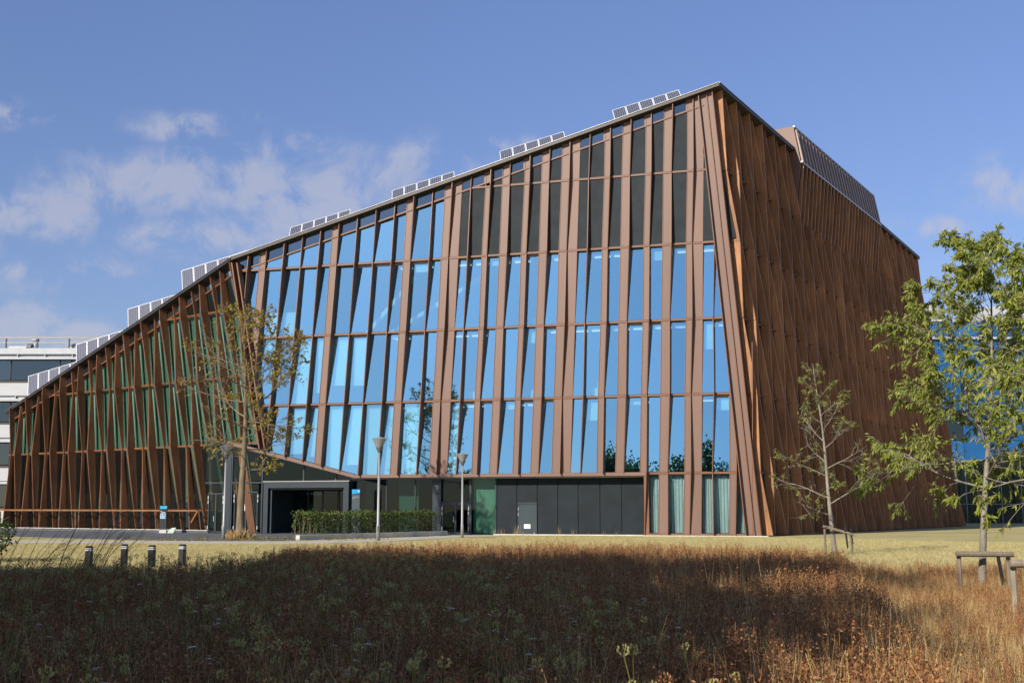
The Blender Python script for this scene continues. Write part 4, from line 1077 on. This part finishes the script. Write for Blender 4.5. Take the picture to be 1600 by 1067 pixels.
# young staked tree
make_tree('young_tree', 'slender young staked tree with sparse leaves before the wooden facade', (12.75, 48.7, 0), 7.9, 0.105, 0.2, 22,
          lambda t: 2.15 * (1 - t) ** 0.75 + .3, 'leaf_young', 2000, 0.145, 'bark_grey', 4, lean=(-0.55, 0), pitch=(18, 52), droop=0.02, leaf_droop=.5, twigbare=-.02, sub=5, subsub=4)
# leafy tree at the right
make_tree('young_tree', 'full leafy green young tree at the right with pale staked trunk', (9.55, 25.2, 0), 7.3, 0.085, 0.30, 30,
          lambda t: 2.45 * (1 - t) ** 0.5 + .35, 'leaf_bright', 32000, 0.125, 'bark_grey', 23, lean=(0.65, 0), pitch=(10, 58), droop=-0.012, leaf_droop=.95, twigbare=-.42, sub=12, subsub=6)
make_tree('young_tree', 'leafy young tree cut by the right edge of the picture', (8.9, 18.6, 0), 6.4, 0.10, 0.36, 24,
          lambda t: 2.0 * (1 - t) ** 0.6 + .3, 'leaf_bright', 9000, 0.13, 'bark_grey', 31, pitch=(14, 56), droop=-0.01, leaf_droop=.9, twigbare=-.1, sub=5, subsub=4)

# tall trees behind the viewer: their shade lies over the meadow
def shade_tree_mesh(seed, h, rad, nleaf):
    r = random.Random(seed); tr, lf_ = MB(), MB()
    tr.tube([(0, 0, 0), (0.1, 0, h * .3), (-.1, .1, h * .6), (0, 0, h * .93)], [.42, .34, .2, .04], 9)
    cl = []
    for i in range(70):
        while True:
            v = Vector((r.uniform(-1, 1), r.uniform(-1, 1), r.uniform(-1, 1)))
            if v.length < 1: break
        c = Vector((v.x * rad, v.y * rad, h * .58 + v.z * h * .41)); cl.append(c)
        b0 = Vector((0, 0, max(h * .2, c.z - 2.2))); tr.tube([b0, b0.lerp(c, .5) + Vector((0, 0, -.2)), c], [.09, .06, .02], 5, False)
    for i in range(nleaf):
        c = cl[r.randrange(len(cl))]; p = c + rv(r, .78); add_leaf(lf_, p, rv(r) + Vector((0, 0, -.6)), r.uniform(.38, .6), r.uniform(.28, .42), r.random() * 6.28)
    return tr, lf_
st = thing('tall_tree', 'tall broad leafy tree standing behind the viewer beside the meadow', 'tree', (-11.4, 7.6, 0), 'trees behind the viewer', world=False)
tr, lf_ = shade_tree_mesh(3, 17.8, 4.2, 8000)
tr.build('trunk', 'bark_brown', st); lf_.build('crown', 'leaf_dark', st)
for (x, y, s_, a) in ((-17.4, 9.6, 1.02, 1.2), (-23.5, 12.0, 1.0, 2.3), (-30, 13.5, 0.95, 4.0), (-11.2, -0.6, 0.84, 5.1), (-16.4, 1.8, 0.92, 0.6), (-23, 4.5, 0.9, 3.1), (-15, -6.5, 0.82, 1.0), (-29.5, 6.5, 0.9, 2.7), (-20.5, -4, .85, 4.4)):
    dup(st, (x, y, 0), a, None, s_)

# ------------------------------------------------------------------ hedge, bush, low planter wall
def leafy_box(name, label, cat, pa, pb, width, h, nleaf, leaf, seed, stems=True, z0=0.0):
    r = random.Random(seed); pa, pb = Vector((*pa, 0)), Vector((*pb, 0)); d = (pb - pa); ln = d.length; d.normalize(); s = Vector((-d.y, d.x, 0))
    root = thing(name, label, cat, tuple(pa.lerp(pb, .5)))
    mb, st_ = MB(), MB()
    for i in range(nleaf):
        a = r.random() * ln
        hh = h * (0.93 + 0.13 * noise.noise(Vector((a * .8, seed, 0))) + 0.05 * r.random())
        if r.random() < .1: hh *= 1.0 + 0.16 * r.random()
        m = r.random()
        if m < .45: b, z = r.choice((-1, 1)) * width / 2 * (1 + .14 * noise.noise(Vector((a, seed + 3, 1)))) * r.uniform(.8, 1.02), hh * (0.08 + .92 * r.random() ** .8)
        elif m < .8: b, z = r.uniform(-.5, .5) * width, hh * r.uniform(.9, 1.03)
        else: b, z = r.uniform(-.5, .5) * width, hh * r.random()
        add_leaf(mb, pa + d * a + s * b + Vector((0, 0, z0 + z)), rv(r) + Vector((0, 0, .25)), r.uniform(.09, .17), r.uniform(.05, .1), r.random() * 6.28)
    for i in range(int(ln * 9)):
        a = r.random() * ln; b = r.uniform(-.45, .45) * width; p = pa + d * a + s * b + Vector((0, 0, z0))
        st_.tube([p, p + Vector((r.gauss(0, .06), r.gauss(0, .06), h * .5)), p + Vector((r.gauss(0, .12), r.gauss(0, .12), h * r.uniform(.9, 1.12)))], [.014, .01, .004], 4, False)
    st_.build('stems', 'twig', root); mb.build('foliage', leaf, root)
    return root
leafy_box('hedge', 'low clipped green hedge in front of the glazed entrance', 'hedge', (-12.9, 74.8), (-5.7, 86.3), 1.5, 1.42, 9000, 'leaf_hedge', 5, z0=0.2)
leafy_box('hedge', 'dark green hedge far behind, along the foot of the blue building', 'hedge', (55, 164), (110, 168), 2, 1.7, 6000, 'leaf_dark', 8)
kb = MB(); kb.bar((-12.6, 72.4, 0.12), (-4.6, 85.4, 0.16), 0.3, 0.34)
tag(kb.build('planter_wall', 'concrete'), 'low pale concrete planter kerb below the hedge', 'kerb')
r = random.Random(9); bu = thing('bush', 'dark green rounded bush at the left edge of the meadow', 'bush', (-18.7, 41, 0), world=False)
mb, tw = MB(), MB()
for i in range(5200):
    v = rv(r).normalized(); q = r.random() ** .35; p = Vector((v.x * 2.1 * q, v.y * 1.7 * q, 0.85 + v.z * 1.0 * q + .12 * noise.noise(v * 3)))
    if p.z > .03: add_leaf(mb, p, v + rv(r, .5), r.uniform(.07, .13), r.uniform(.05, .09), r.random() * 6.28)
for i in range(40):
    v = rv(r).normalized(); tw.tube([(0, 0, 0.02), (v.x * .8, v.y * .7, .7 + v.z * .3), (v.x * 2.1, v.y * 1.7, 1.0 + v.z * 1.05)], [.02, .012, .004], 4, False)
tw.build('stems', 'twig', bu); mb.build('foliage', 'leaf_dark', bu)
sh = thing('dead_shrub', 'thin reddish bare arching stems leaning right beside the left bush', 'shrub', (-9.6, 27.5, 0), world=False)
mb = MB()
for i in range(46):
    a = r.uniform(-1.6, 1.4); h_ = r.uniform(.9, 2.1); p0 = Vector((a - .7, r.uniform(-.4, .4), 0)); dx = r.uniform(.5, 1.35)
    p = [p0, p0 + Vector((dx * .3 * h_ / 1.5, 0, h_ * .42)), p0 + Vector((dx * .7 * h_ / 1.5, 0, h_ * .78)), p0 + Vector((dx * 1.2 * h_ / 1.5, 0, h_))]
    mb.tube(p, [.007, .006, .004, .002], 4, False)
    for _ in range(3):
        q = r.uniform(.3, .9) * 2.99; k = int(q); b = p[k].lerp(p[k + 1], q - k); mb.tube([b, b + Vector((r.uniform(.1, .4), r.uniform(-.2, .2), r.uniform(0, .3)))], [.003, .0015], 3, False)
mb.build('stems', 'twig_red', sh)
tf = MB(); r = random.Random(77)
for i in range(420):
    a = r.random() * 6.28; q = .35 + .75 * r.random() ** 1.5; p = Vector((-16.6 + math.cos(a) * q, 75.1 + math.sin(a) * q, 0)); h_ = r.uniform(.25, .8) * (1.2 - q * .5)
    add_leaf(tf, p, Vector((r.gauss(0, .3), r.gauss(0, .3), 1)), h_, .035, r.random() * 6.28)
stuff(tag(tf.build('dry_grass_tuft', 'straw'), 'dry straw tuft round the foot of the autumn tree', 'grass'))

ll = MB(); r = random.Random(78)
for i in range(1500):
    a = r.random() * 6.28; q = 5.5 * r.random() ** .7; p = Vector((-15.6 + math.cos(a) * q * 1.5, 73.6 + math.sin(a) * q, .03 + r.random() * .03))
    add_leaf(ll, p, Vector((r.gauss(0, 1), r.gauss(0, 1), r.uniform(-.1, .3))), r.uniform(.08, .18), r.uniform(.05, .1), r.uniform(-.4, .4))
stuff(tag(ll.build('fallen_leaves', 'leaf_autumn'), 'fallen yellow brown leaves on the ground under the autumn tree', 'leaves'))
# ------------------------------------------------------------------ street lamps
lamp = thing('street_lamp', 'tall grey street lamp standing in front of the low hedge', 'street lamp', (-7.65, 70.3, 0), 'street lamps along the path', world=False)
mb = MB(); mb.lathe([(.105, 0), (.105, .9), (.085, .95), (.062, 5.05)], 14); mb.build('pole', 'lamp_grey', lamp, smooth=True)
mb = MB(); mb.lathe([(.05, 5.0), (.09, 5.05), (.21, 5.32), (.21, 5.38)], 18); mb.build('lamp_base', 'lamp_dark', lamp)
mb = MB(); mb.lathe([(.20, 5.38), (.40, 5.80)], 18); mb.build('lamp_shade', 'lamp_grey', lamp)
mb = MB(); mb.lathe([(.405, 5.80), (.42, 5.83), (.25, 5.88), (.05, 5.93)], 18); mb.build('lamp_cap', 'steel', lamp)
mb = MB(); mb.box(-.04, .04, -.115, -.095, .55, .85); mb.build('service_door', 'lamp_dark', lamp)
dup(lamp, (-17.2, 73.4, 0), 0.4, 'leftmost street lamp, beside the autumn tree trunk', 0.95)
dup(lamp, (-3.2, 79.0, 0), 1.1, 'farther street lamp in front of the double door by the dark wall', 0.915)

# ------------------------------------------------------------------ bollards
bol = thing('bollard', 'leftmost black bollard on the lawn', 'bollard', (-12.34, 36.0, 0), 'black bollards on the lawn', world=False)
mb = MB(); w_ = .095; c_ = .025
def octo(w, c, z): return [(w - c, -w, z), (w, -w + c, z), (w, w - c, z), (w - c, w, z), (-w + c, w, z), (-w, w - c, z), (-w, -w + c, z), (-w + c, -w, z)]
mb.prism(octo(w_, c_, 0), octo(w_, c_, .66)); mb.prism(octo(w_, c_, .66), octo(w_ - .03, c_, .69)); mb.build('post', 'black_plastic', bol)
for z in (.555, .605):
    mb = MB(); mb.prism(octo(w_ + .003, c_, z), octo(w_ + .003, c_, z + .018)); mb.build('ring', 'white_paint', bol)
for (x, y, lb) in ((-11.94, 38, 'second black bollard from the left on the lawn'), (-10.8, 37, 'third black bollard from the left on the lawn'), (-10.1, 37.8, 'rightmost black bollard on the lawn')):
    dup(bol, (x, y, 0), rnd.uniform(-.3, .3), lb)

# ------------------------------------------------------------------ tree supports
def support(label, loc, rotz, za, zb_, half=0.55):
    t = thing('tree_support', label, 'tree support', loc, 'wooden tree supports', rotz, world=False)
    for sx, z in ((-1, za), (1, zb_)):
        mb = MB(); x = sx * (half - .08); mb.tube([(x, 0, 0), (x + .01, .01, z * .5), (x, 0, z - .04)], [.05, .048, .046], 9); mb.build('post', 'support_wood', t, smooth=False)
    mb = MB(); e = (zb_ - za) / (2 * half - .16) * .1
    mb.tube([(-half, -.08, za - e + .02), (half, -.08, zb_ + e + .02)], [.058, .055], 9); mb.build('beam', 'support_wood', t)
    mb = MB(); mb.prism([(half * .35, -.12, za + .02), (half * .48, -.12, za + .02), (half * .62, -.10, .3), (half * .52, -.10, .22)], [(half * .35, -.13, za + .02), (half * .48, -.13, za + .02), (half * .62, -.11, .3), (half * .52, -.11, .22)]); mb.build('strap', 'strap', t)
    mb = MB(); mb.prism([(half * .72, -.12, za - .04), (half * .82, -.12, za - .04), (half * .96, -.10, .42), (half * .88, -.10, .40)], [(half * .72, -.13, za - .04), (half * .82, -.13, za - .04), (half * .96, -.11, .42), (half * .88, -.11, .40)]); mb.build('strap', 'strap', t)
    return t
support('slanting wooden stake frame round the slender young tree', (12.83, 48.45, 0), 0.0, 1.06, .78, .6)
support('level wooden stake frame round the leafy tree trunk', (9.55, 25.0, 0), 0.0, .82, .81, .58)
support('wooden stake frame cut by the right edge of the picture', (7.98, 18.45, 0), 0.0, .90, .91, .58)

# ------------------------------------------------------------------ signs
def text_mesh(body, size, name, material, parent, loc, rot):
    cu = bpy.data.curves.new(name, 'FONT'); cu.body = body; cu.size = size; cu.extrude = 0.002
    to = bpy.data.objects.new(name + '_src', cu)
    me = bpy.data.meshes.new_from_object(to); me.name = name
    bpy.data.objects.remove(to); me.materials.clear(); me.materials.append(MATS[material])
    o = bpy.data.objects.new(name, me); COL.objects.link(o); o.parent = parent; o.location = loc; o.rotation_euler = rot
    return o
tt = thing('sign_totem', 'tall grey sign totem with blue top beside the entrance portal', 'sign', (-11.4, 89.6, 0), rotz=-0.05, world=False)
mb = MB(); mb.box(-.29, .29, -.08, .08, 0, 2.92); mb.build('body', 'sign_grey', tt)
mb = MB(); mb.prism([(-.292, -.085, 2.92), (.292, -.085, 2.98), (.292, -.085, 3.26), (-.292, -.085, 3.26)], [(-.292, .085, 2.92), (.292, .085, 2.98), (.292, .085, 3.26), (-.292, .085, 3.26)]); mb.build('blue_header', 'blue_sign', tt)
text_mesh('Energy Academy', .068, 'lettering', 'white_paint', tt, (-.25, -.084, 2.70), (R(90), 0, 0))
text_mesh('Europe', .068, 'lettering', 'white_paint', tt, (-.25, -.084, 2.60), (R(90), 0, 0))
mb = MB(); mb.box(.17, .24, -.09, -.084, 3.08, 3.18); mb.build('emblem', 'white_paint', tt)
mb = MB(); mb.box(-.25, -.02, -.09, -.084, 3.10, 3.14); mb.build('emblem_line', 'cyan_sign', tt)
pt = thing('sign_totem', 'short black sign post with cyan top and blue pictogram by the wooden wing', 'sign', (-27.0, 95.2, 0), world=False)
mb = MB(); mb.box(-.26, .26, -.12, .12, .28, 1.86); mb.build('body', 'sign_black', pt)
mb = MB(); mb.box(-.27, .27, -.13, .13, 0, .28); mb.build('foot', 'concrete', pt)
mb = MB(); mb.box(-.262, .262, -.122, .122, 1.865, 2.08); mb.build('cyan_header', 'cyan_sign', pt)
mb = MB(); mb.box(-.22, .17, -.13, -.12, 1.12, 1.52); mb.build('plate', 'white_paint', pt)
mb = MB(); mb.box(-.185, .135, -.136, -.13, 1.155, 1.485); mb.build('pictogram_field', 'blue_sign', pt)
mb = MB()
mb.tube([(-.07, -.139, 1.44), (-.07, -.142, 1.44)], [.035, .035], 10)
mb.bar((-.065, -.14, 1.41), (-.04, -.14, 1.30), .03, .05, (0, 1, 0)); mb.bar((-.04, -.14, 1.30), (.05, -.14, 1.30), .03, .04, (0, 1, 0)); mb.bar((.05, -.14, 1.30), (.09, -.14, 1.20), .03, .04, (0, 1, 0))
prev = None
for i in range(13):
    a = R(100 + i * 20); p = (-.03 + .075 * math.cos(a), -.14, 1.255 + .075 * math.sin(a))
    if prev: mb.bar(prev, p, .02, .02, (0, 1, 0))
    prev = p
mb.build('pictogram', 'white_paint', pt)
mb = MB(); mb.box(-.22, -.06, -.126, -.12, 1.66, 1.69); mb.box(-.22, .14, -.126, -.12, 1.58, 1.62); mb.build('lettering', 'white_paint', pt)
mb = MB(); mb.prism([(-26.62, 95.0, 0.01), (-26.15, 95.0, 0.01), (-25.98, 95.1, .42), (-26.25, 95.1, .42), (-26.5, 95.05, .28)], [(-26.6, 95.5, 0.01), (-26.2, 95.5, 0.01), (-26.08, 95.45, .40), (-26.25, 95.45, .40), (-26.45, 95.5, .25)])
tag(mb.build('bollard_stone', 'stone_pale'), 'small pale greenish stone block at the foot of the black sign', 'stone')

# ------------------------------------------------------------------ meadow (geometry nodes on a patch of ground)
lib = []
def libobj(name, parts):
    """one plant as one mesh with several materials; kept out of the scene, only instanced"""
    vs, fs, mi, ms = [], [], [], []
    for mb, m in parts:
        i = len(vs); vs += mb.v; fs += [tuple(x + i for x in f) for f in mb.f]
        if m not in ms: ms.append(m)
        mi += [ms.index(m)] * len(mb.f)
    me = bpy.data.meshes.new(name); me.from_pydata(vs, [], fs)
    for m in ms: me.materials.append(MATS[m])
    me.polygons.foreach_set('material_index', mi)
    return bpy.data.objects.new(name, me)
def blade(mb, r, p, h, w, lean_):
    a = r.random() * 6.28; d = Vector((math.cos(a), math.sin(a), 0)); s = Vector((-d.y, d.x, 0)) * w / 2
    p1 = p + d * lean_ * h * .25 + Vector((0, 0, h * .55)); p2 = p + d * lean_ * h + Vector((0, 0, h * (1 - .25 * lean_)))
    i = len(mb.v); mb.v += [tuple(p - s), tuple(p + s), tuple(p1 + s * .8), tuple(p1 - s * .8), tuple(p2)]
    mb.f += [(i, i + 1, i + 2, i + 3), (i + 3, i + 2, i + 4)]
def tuft(seed, n, h, w, lean_, spread, m, extra=None):
    r = random.Random(seed); mb = MB()
    for _ in range(n):
        p = Vector((r.gauss(0, spread), r.gauss(0, spread), 0)); blade(mb, r, p, h * r.uniform(.55, 1.15), w * r.uniform(.7, 1.3), abs(r.gauss(0, lean_)))
    return libobj('grass_tuft', [(mb, m)] + (extra or []))
def dock(seed, h, m='seed_brown'):
    r = random.Random(seed); st_, sd = MB(), MB()
    for _ in range(r.randint(3, 5)):
        p0 = Vector((r.gauss(0, .07), r.gauss(0, .07), 0)); top = p0 + Vector((r.gauss(0, .09), r.gauss(0, .09), h * r.uniform(.7, 1.1)))
        st_.tube([p0, p0.lerp(top, .5) + rv(r, .012), top], [.005, .004, .002], 3, False)
        for _ in range(26):
            t = 1 - .5 * r.random() ** 1.2; p = p0.lerp(top, t) + rv(r, .022 + .05 * (1 - t)); add_leaf(sd, p, rv(r) + Vector((0, 0, .6)), r.uniform(.016, .034), r.uniform(.012, .022), r.random() * 6.28)
        for _ in range(4):
            t = r.uniform(.2, .6); p = p0.lerp(top, t); add_leaf(sd, p, rv(r) + Vector((0, 0, -.1)), r.uniform(.04, .085), r.uniform(.008, .014), r.random() * 6.28)
    return libobj('seed_stalk', [(st_, m), (sd, m)])
def umbel(seed, h, kind):
    r = random.Random(seed); st_, hd, hd2 = MB(), MB(), MB()
    for _ in range(r.randint(1, 3)):
        p0 = Vector((r.gauss(0, .05), r.gauss(0, .05), 0)); top = p0 + Vector((r.gauss(0, .1), r.gauss(0, .1), h * r.uniform(.8, 1.15)))
        st_.tube([p0, p0.lerp(top, .5) + rv(r, .015), top], [.005, .004, .003], 3, False)
        for _ in range(5): add_leaf(st_, p0.lerp(top, r.uniform(.1, .75)), rv(r) + Vector((0, 0, .5)), r.uniform(.06, .14), .014, r.random() * 6.28)
        for _ in range(34):
            a = r.random() * 6.28; q = math.sqrt(r.random())
            if kind == 'flower': p = top + Vector((math.cos(a) * q * .03, math.sin(a) * q * .03, .012 - .012 * q)); add_leaf(hd, p, Vector((math.cos(a), math.sin(a), .4)), .016, .016, 0)
            else:
                v = rv(r).normalized(); p = top + Vector((v.x * .024, v.y * .024, .016 + v.z * .024)); add_leaf(hd2, p, v + Vector((0, 0, 1.2)), .019, .010, r.random() * 6.28)
    return libobj('umbel_plant', [(st_, 'carrot_green'), (hd, 'petal'), (hd2, 'umbel_head' if kind == 'ball' else 'seed_brown')])
def leafy(seed, m):
    r = random.Random(seed); mb = MB()
    for _ in range(60): add_leaf(mb, Vector((r.gauss(0, .08), r.gauss(0, .08), r.uniform(.05, .4))), rv(r) + Vector((0, 0, .7)), r.uniform(.025, .06), r.uniform(.008, .016), r.random() * 6.28)
    return libobj('leafy_plant', [(mb, m)])
def tall_straw(seed):
    r = random.Random(seed); mb, hd = MB(), MB()
    for _ in range(2):
        p0 = Vector((r.gauss(0, .04), r.gauss(0, .04), 0)); h = r.uniform(.75, 1.0); dx, dy = r.gauss(0, .16), r.gauss(0, .16)
        p = [p0, p0 + Vector((dx * .2, dy * .2, h * .5)), p0 + Vector((dx, dy, h))]; mb.tube(p, [.0035, .003, .002], 3, False)
        for _ in range(10): add_leaf(hd, p[1].lerp(p[2], r.uniform(.65, 1.05)), Vector((dx, dy, h)) + rv(r, .3), .024, .005, r.random() * 6.28)
    return libobj('tall_straw', [(mb, 'straw'), (hd, 'straw')])
def libcol(name, objs):
    c = bpy.data.collections.new(name)
    for o in objs: c.objects.link(o)
    return c
C_seed = libcol('lib_seed', [dock(40 + i, .48 + .045 * i) for i in range(5)])
C_straw = libcol('lib_straw', [tuft(50 + i, 15, .55, .0045, .34, .08, 'straw') for i in range(4)])
C_green = libcol('lib_green', [tuft(60 + i, 18, .42, .007, .3, .07, 'grass_green') for i in range(3)] + [leafy(66, 'seed_brown')])
C_umb = libcol('lib_umbel', [umbel(70 + i, .60, 'ball') for i in range(3)] + [umbel(75, .64, 'nest')])
C_flow = libcol('lib_flower', [umbel(80 + i, .62, 'flower') for i in range(3)])
C_lawn = libcol('lib_lawn', [tuft(90 + i, 14, .085, .006, .5, .07, 'lawn_blade') for i in range(3)] + [tuft(94, 12, .07, .006, .5, .07, 'grass_green')])
def scatter(name, label, cat, pts, z, coll, dens, seed, smin, smax, nscale=None, nlo=.45, nhi=.6, tilt=.15):
    mb = MB(); mb.poly([(x, y, z) for x, y in pts])
    o = stuff(tag(mb.build(name, 'meadow_soil'), label, cat))
    ng = bpy.data.node_groups.new(name, 'GeometryNodeTree')
    ng.interface.new_socket('Geometry', in_out='INPUT', socket_type='NodeSocketGeometry'); ng.interface.new_socket('Geometry', in_out='OUTPUT', socket_type='NodeSocketGeometry')
    n, l = ng.nodes, ng.links
    gi, go = n.new('NodeGroupInput'), n.new('NodeGroupOutput')
    dp = n.new('GeometryNodeDistributePointsOnFaces'); dp.inputs['Density'].default_value = dens; dp.inputs['Seed'].default_value = seed
    l.new(gi.outputs[0], dp.inputs['Mesh'])
    if nscale:
        no = n.new('ShaderNodeTexNoise'); no.inputs['Scale'].default_value = nscale; no.inputs['Detail'].default_value = 3
        pos = n.new('GeometryNodeInputPosition'); mp_ = n.new('ShaderNodeVectorMath'); mp_.operation = 'ADD'; mp_.inputs[1].default_value = (seed * 7.3, seed * 3.1, 0)
        l.new(pos.outputs[0], mp_.inputs[0]); l.new(mp_.outputs[0], no.inputs[0])
        mr = n.new('ShaderNodeMapRange'); mr.inputs[1].default_value = nlo; mr.inputs[2].default_value = nhi; l.new(no.outputs[0], mr.inputs[0])
        rn = n.new('FunctionNodeRandomValue'); rn.data_type = 'FLOAT'; rn.inputs['Seed'].default_value = seed + 50
        cp = n.new('FunctionNodeCompare'); cp.data_type = 'FLOAT'; cp.operation = 'GREATER_THAN'
        l.new(rn.outputs[1], cp.inputs[0]); l.new(mr.outputs[0], cp.inputs[1])
        dg = n.new('GeometryNodeDeleteGeometry'); dg.domain = 'POINT'
        l.new(dp.outputs[0], dg.inputs[0]); l.new(cp.outputs[0], dg.inputs[1]); ptsout = dg.outputs[0]
    else: ptsout = dp.outputs[0]
    ci = n.new('GeometryNodeCollectionInfo'); ci.inputs[0].default_value = coll; ci.inputs[1].default_value = True; ci.inputs[2].default_value = True
    io = n.new('GeometryNodeInstanceOnPoints'); io.inputs['Pick Instance'].default_value = True
    l.new(ptsout, io.inputs['Points']); l.new(ci.outputs[0], io.inputs['Instance'])
    rr_ = n.new('FunctionNodeRandomValue'); rr_.data_type = 'FLOAT_VECTOR'; rr_.inputs[0].default_value = (-tilt, -tilt, 0); rr_.inputs[1].default_value = (tilt, tilt, 6.28); rr_.inputs['Seed'].default_value = seed + 1
    l.new(rr_.outputs[0], io.inputs['Rotation'])
    rs = n.new('FunctionNodeRandomValue'); rs.data_type = 'FLOAT'; rs.inputs[2].default_value = smin; rs.inputs[3].default_value = smax; rs.inputs['Seed'].default_value = seed + 2
    l.new(rs.outputs[1], io.inputs['Scale'])
    l.new(io.outputs[0], go.inputs[0])
    md = o.modifiers.new('scatter', 'NODES'); md.node_group = ng
    return o
NEAR = [(-5.5, 6), (-13, 20), (-16, 24), (-9.4, 24.8), (-7.4, 25.6), (-6.3, 28.5), (-6.4, 33), (-6.8, 38.6), (2.2, 41.2), (6, 39.6), (9.0, 36.4), (10.2, 33.3), (14.5, 33.3), (17, 33.6), (12, 20), (5.5, 6)]
MAINM = [(-5.5, 6), (-13, 20), (-16, 24), (-9.4, 24.8), (-7.4, 25.6), (-6.3, 28.5), (-6.4, 33), (-6.8, 38.6), (2.2, 41.2), (6, 39.6), (8.6, 36.6), (8.6, 32), (3.2, 9), (2.4, 6)]
RIGHTM = [(2.4, 6), (3.2, 9), (8.6, 32), (8.6, 36.6), (9.0, 36.4), (10.2, 33.3), (14.5, 33.3), (17, 33.6), (12, 20), (5.5, 6)]
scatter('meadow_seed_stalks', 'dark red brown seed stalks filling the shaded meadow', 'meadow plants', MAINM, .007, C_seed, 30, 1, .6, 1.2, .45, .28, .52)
scatter('meadow_straw', 'dry straw grass standing through the shaded meadow', 'grass', MAINM, .008, C_straw, 30, 2, .45, 1.35, .5, .30, .58)
scatter('meadow_green', 'patches of green grass low in the meadow', 'grass', MAINM, .009, C_green, 15, 3, .6, 1.2, .32, .43, .62)
scatter('meadow_short_seed_stalks', 'short rust coloured seed stalks in the sunlit right meadow', 'meadow plants', RIGHTM, .007, C_seed, 26, 11, .35, .72, .45, .30, .55)
scatter('meadow_short_straw', 'short bleached straw grass in the sunlit right meadow', 'grass', RIGHTM, .008, C_straw, 44, 12, .3, .78, .5, .25, .5)
LEFTM = [(-5.5, 6), (-13, 20), (-16, 24), (-9.4, 24.6), (-7.4, 25.4), (-6.3, 28), (-2, 30), (1.5, 20), (1.5, 6)]
scatter('meadow_umbels', 'green round seed heads of wild carrot in the left meadow', 'meadow plants', LEFTM, .010, C_umb, 9, 4, .75, 1.25, .35, .25, .5)
scatter('meadow_white_flowers', 'small white flat flower heads dotted over the left meadow', 'flowers', LEFTM, .011, C_flow, 1.6, 5, .6, 1.0, .35, .32, .55)
scatter('meadow_tall_straw', 'scattered tall pale grass stalks rising above the meadow', 'grass', MAINM, .012, libcol('lib_tall', [tall_straw(110 + i) for i in range(4)]), 1.5, 9, .6, .95)
LAWN = [(-26, 29), (-16.3, 24.4), (-9.6, 25.2), (-7.6, 26), (-6.6, 29), (-6.8, 33), (-7.0, 39.2), (2.2, 41.8), (6.2, 40.4), (9.6, 36.8), (10.6, 34.0), (19, 34.5), (30, 62), (15, 80), (-0.4, 81.5), (-6.6, 66.5), (-11, 62.8), (-22, 64), (-32, 64)]
scatter('lawn_grass', 'short parched lawn grass between meadow and building', 'grass', LAWN, .005, C_lawn, 34, 6, .6, 1.3)
FOOT = [(-2.6, 82.2), (15.5, 80.6), (17.3, 81.2), (17.6, 81.8), (9, 84), (-1.0, 87)]
scatter('wall_foot_weeds', 'tall dry weeds along the foot of the dark panelled wall', 'weeds', [(-1.6, 86.9), (8.6, 83.7), (8.8, 84.2), (-1.4, 87.5)], .01, C_straw, 1.6, 8, .5, 1.9)
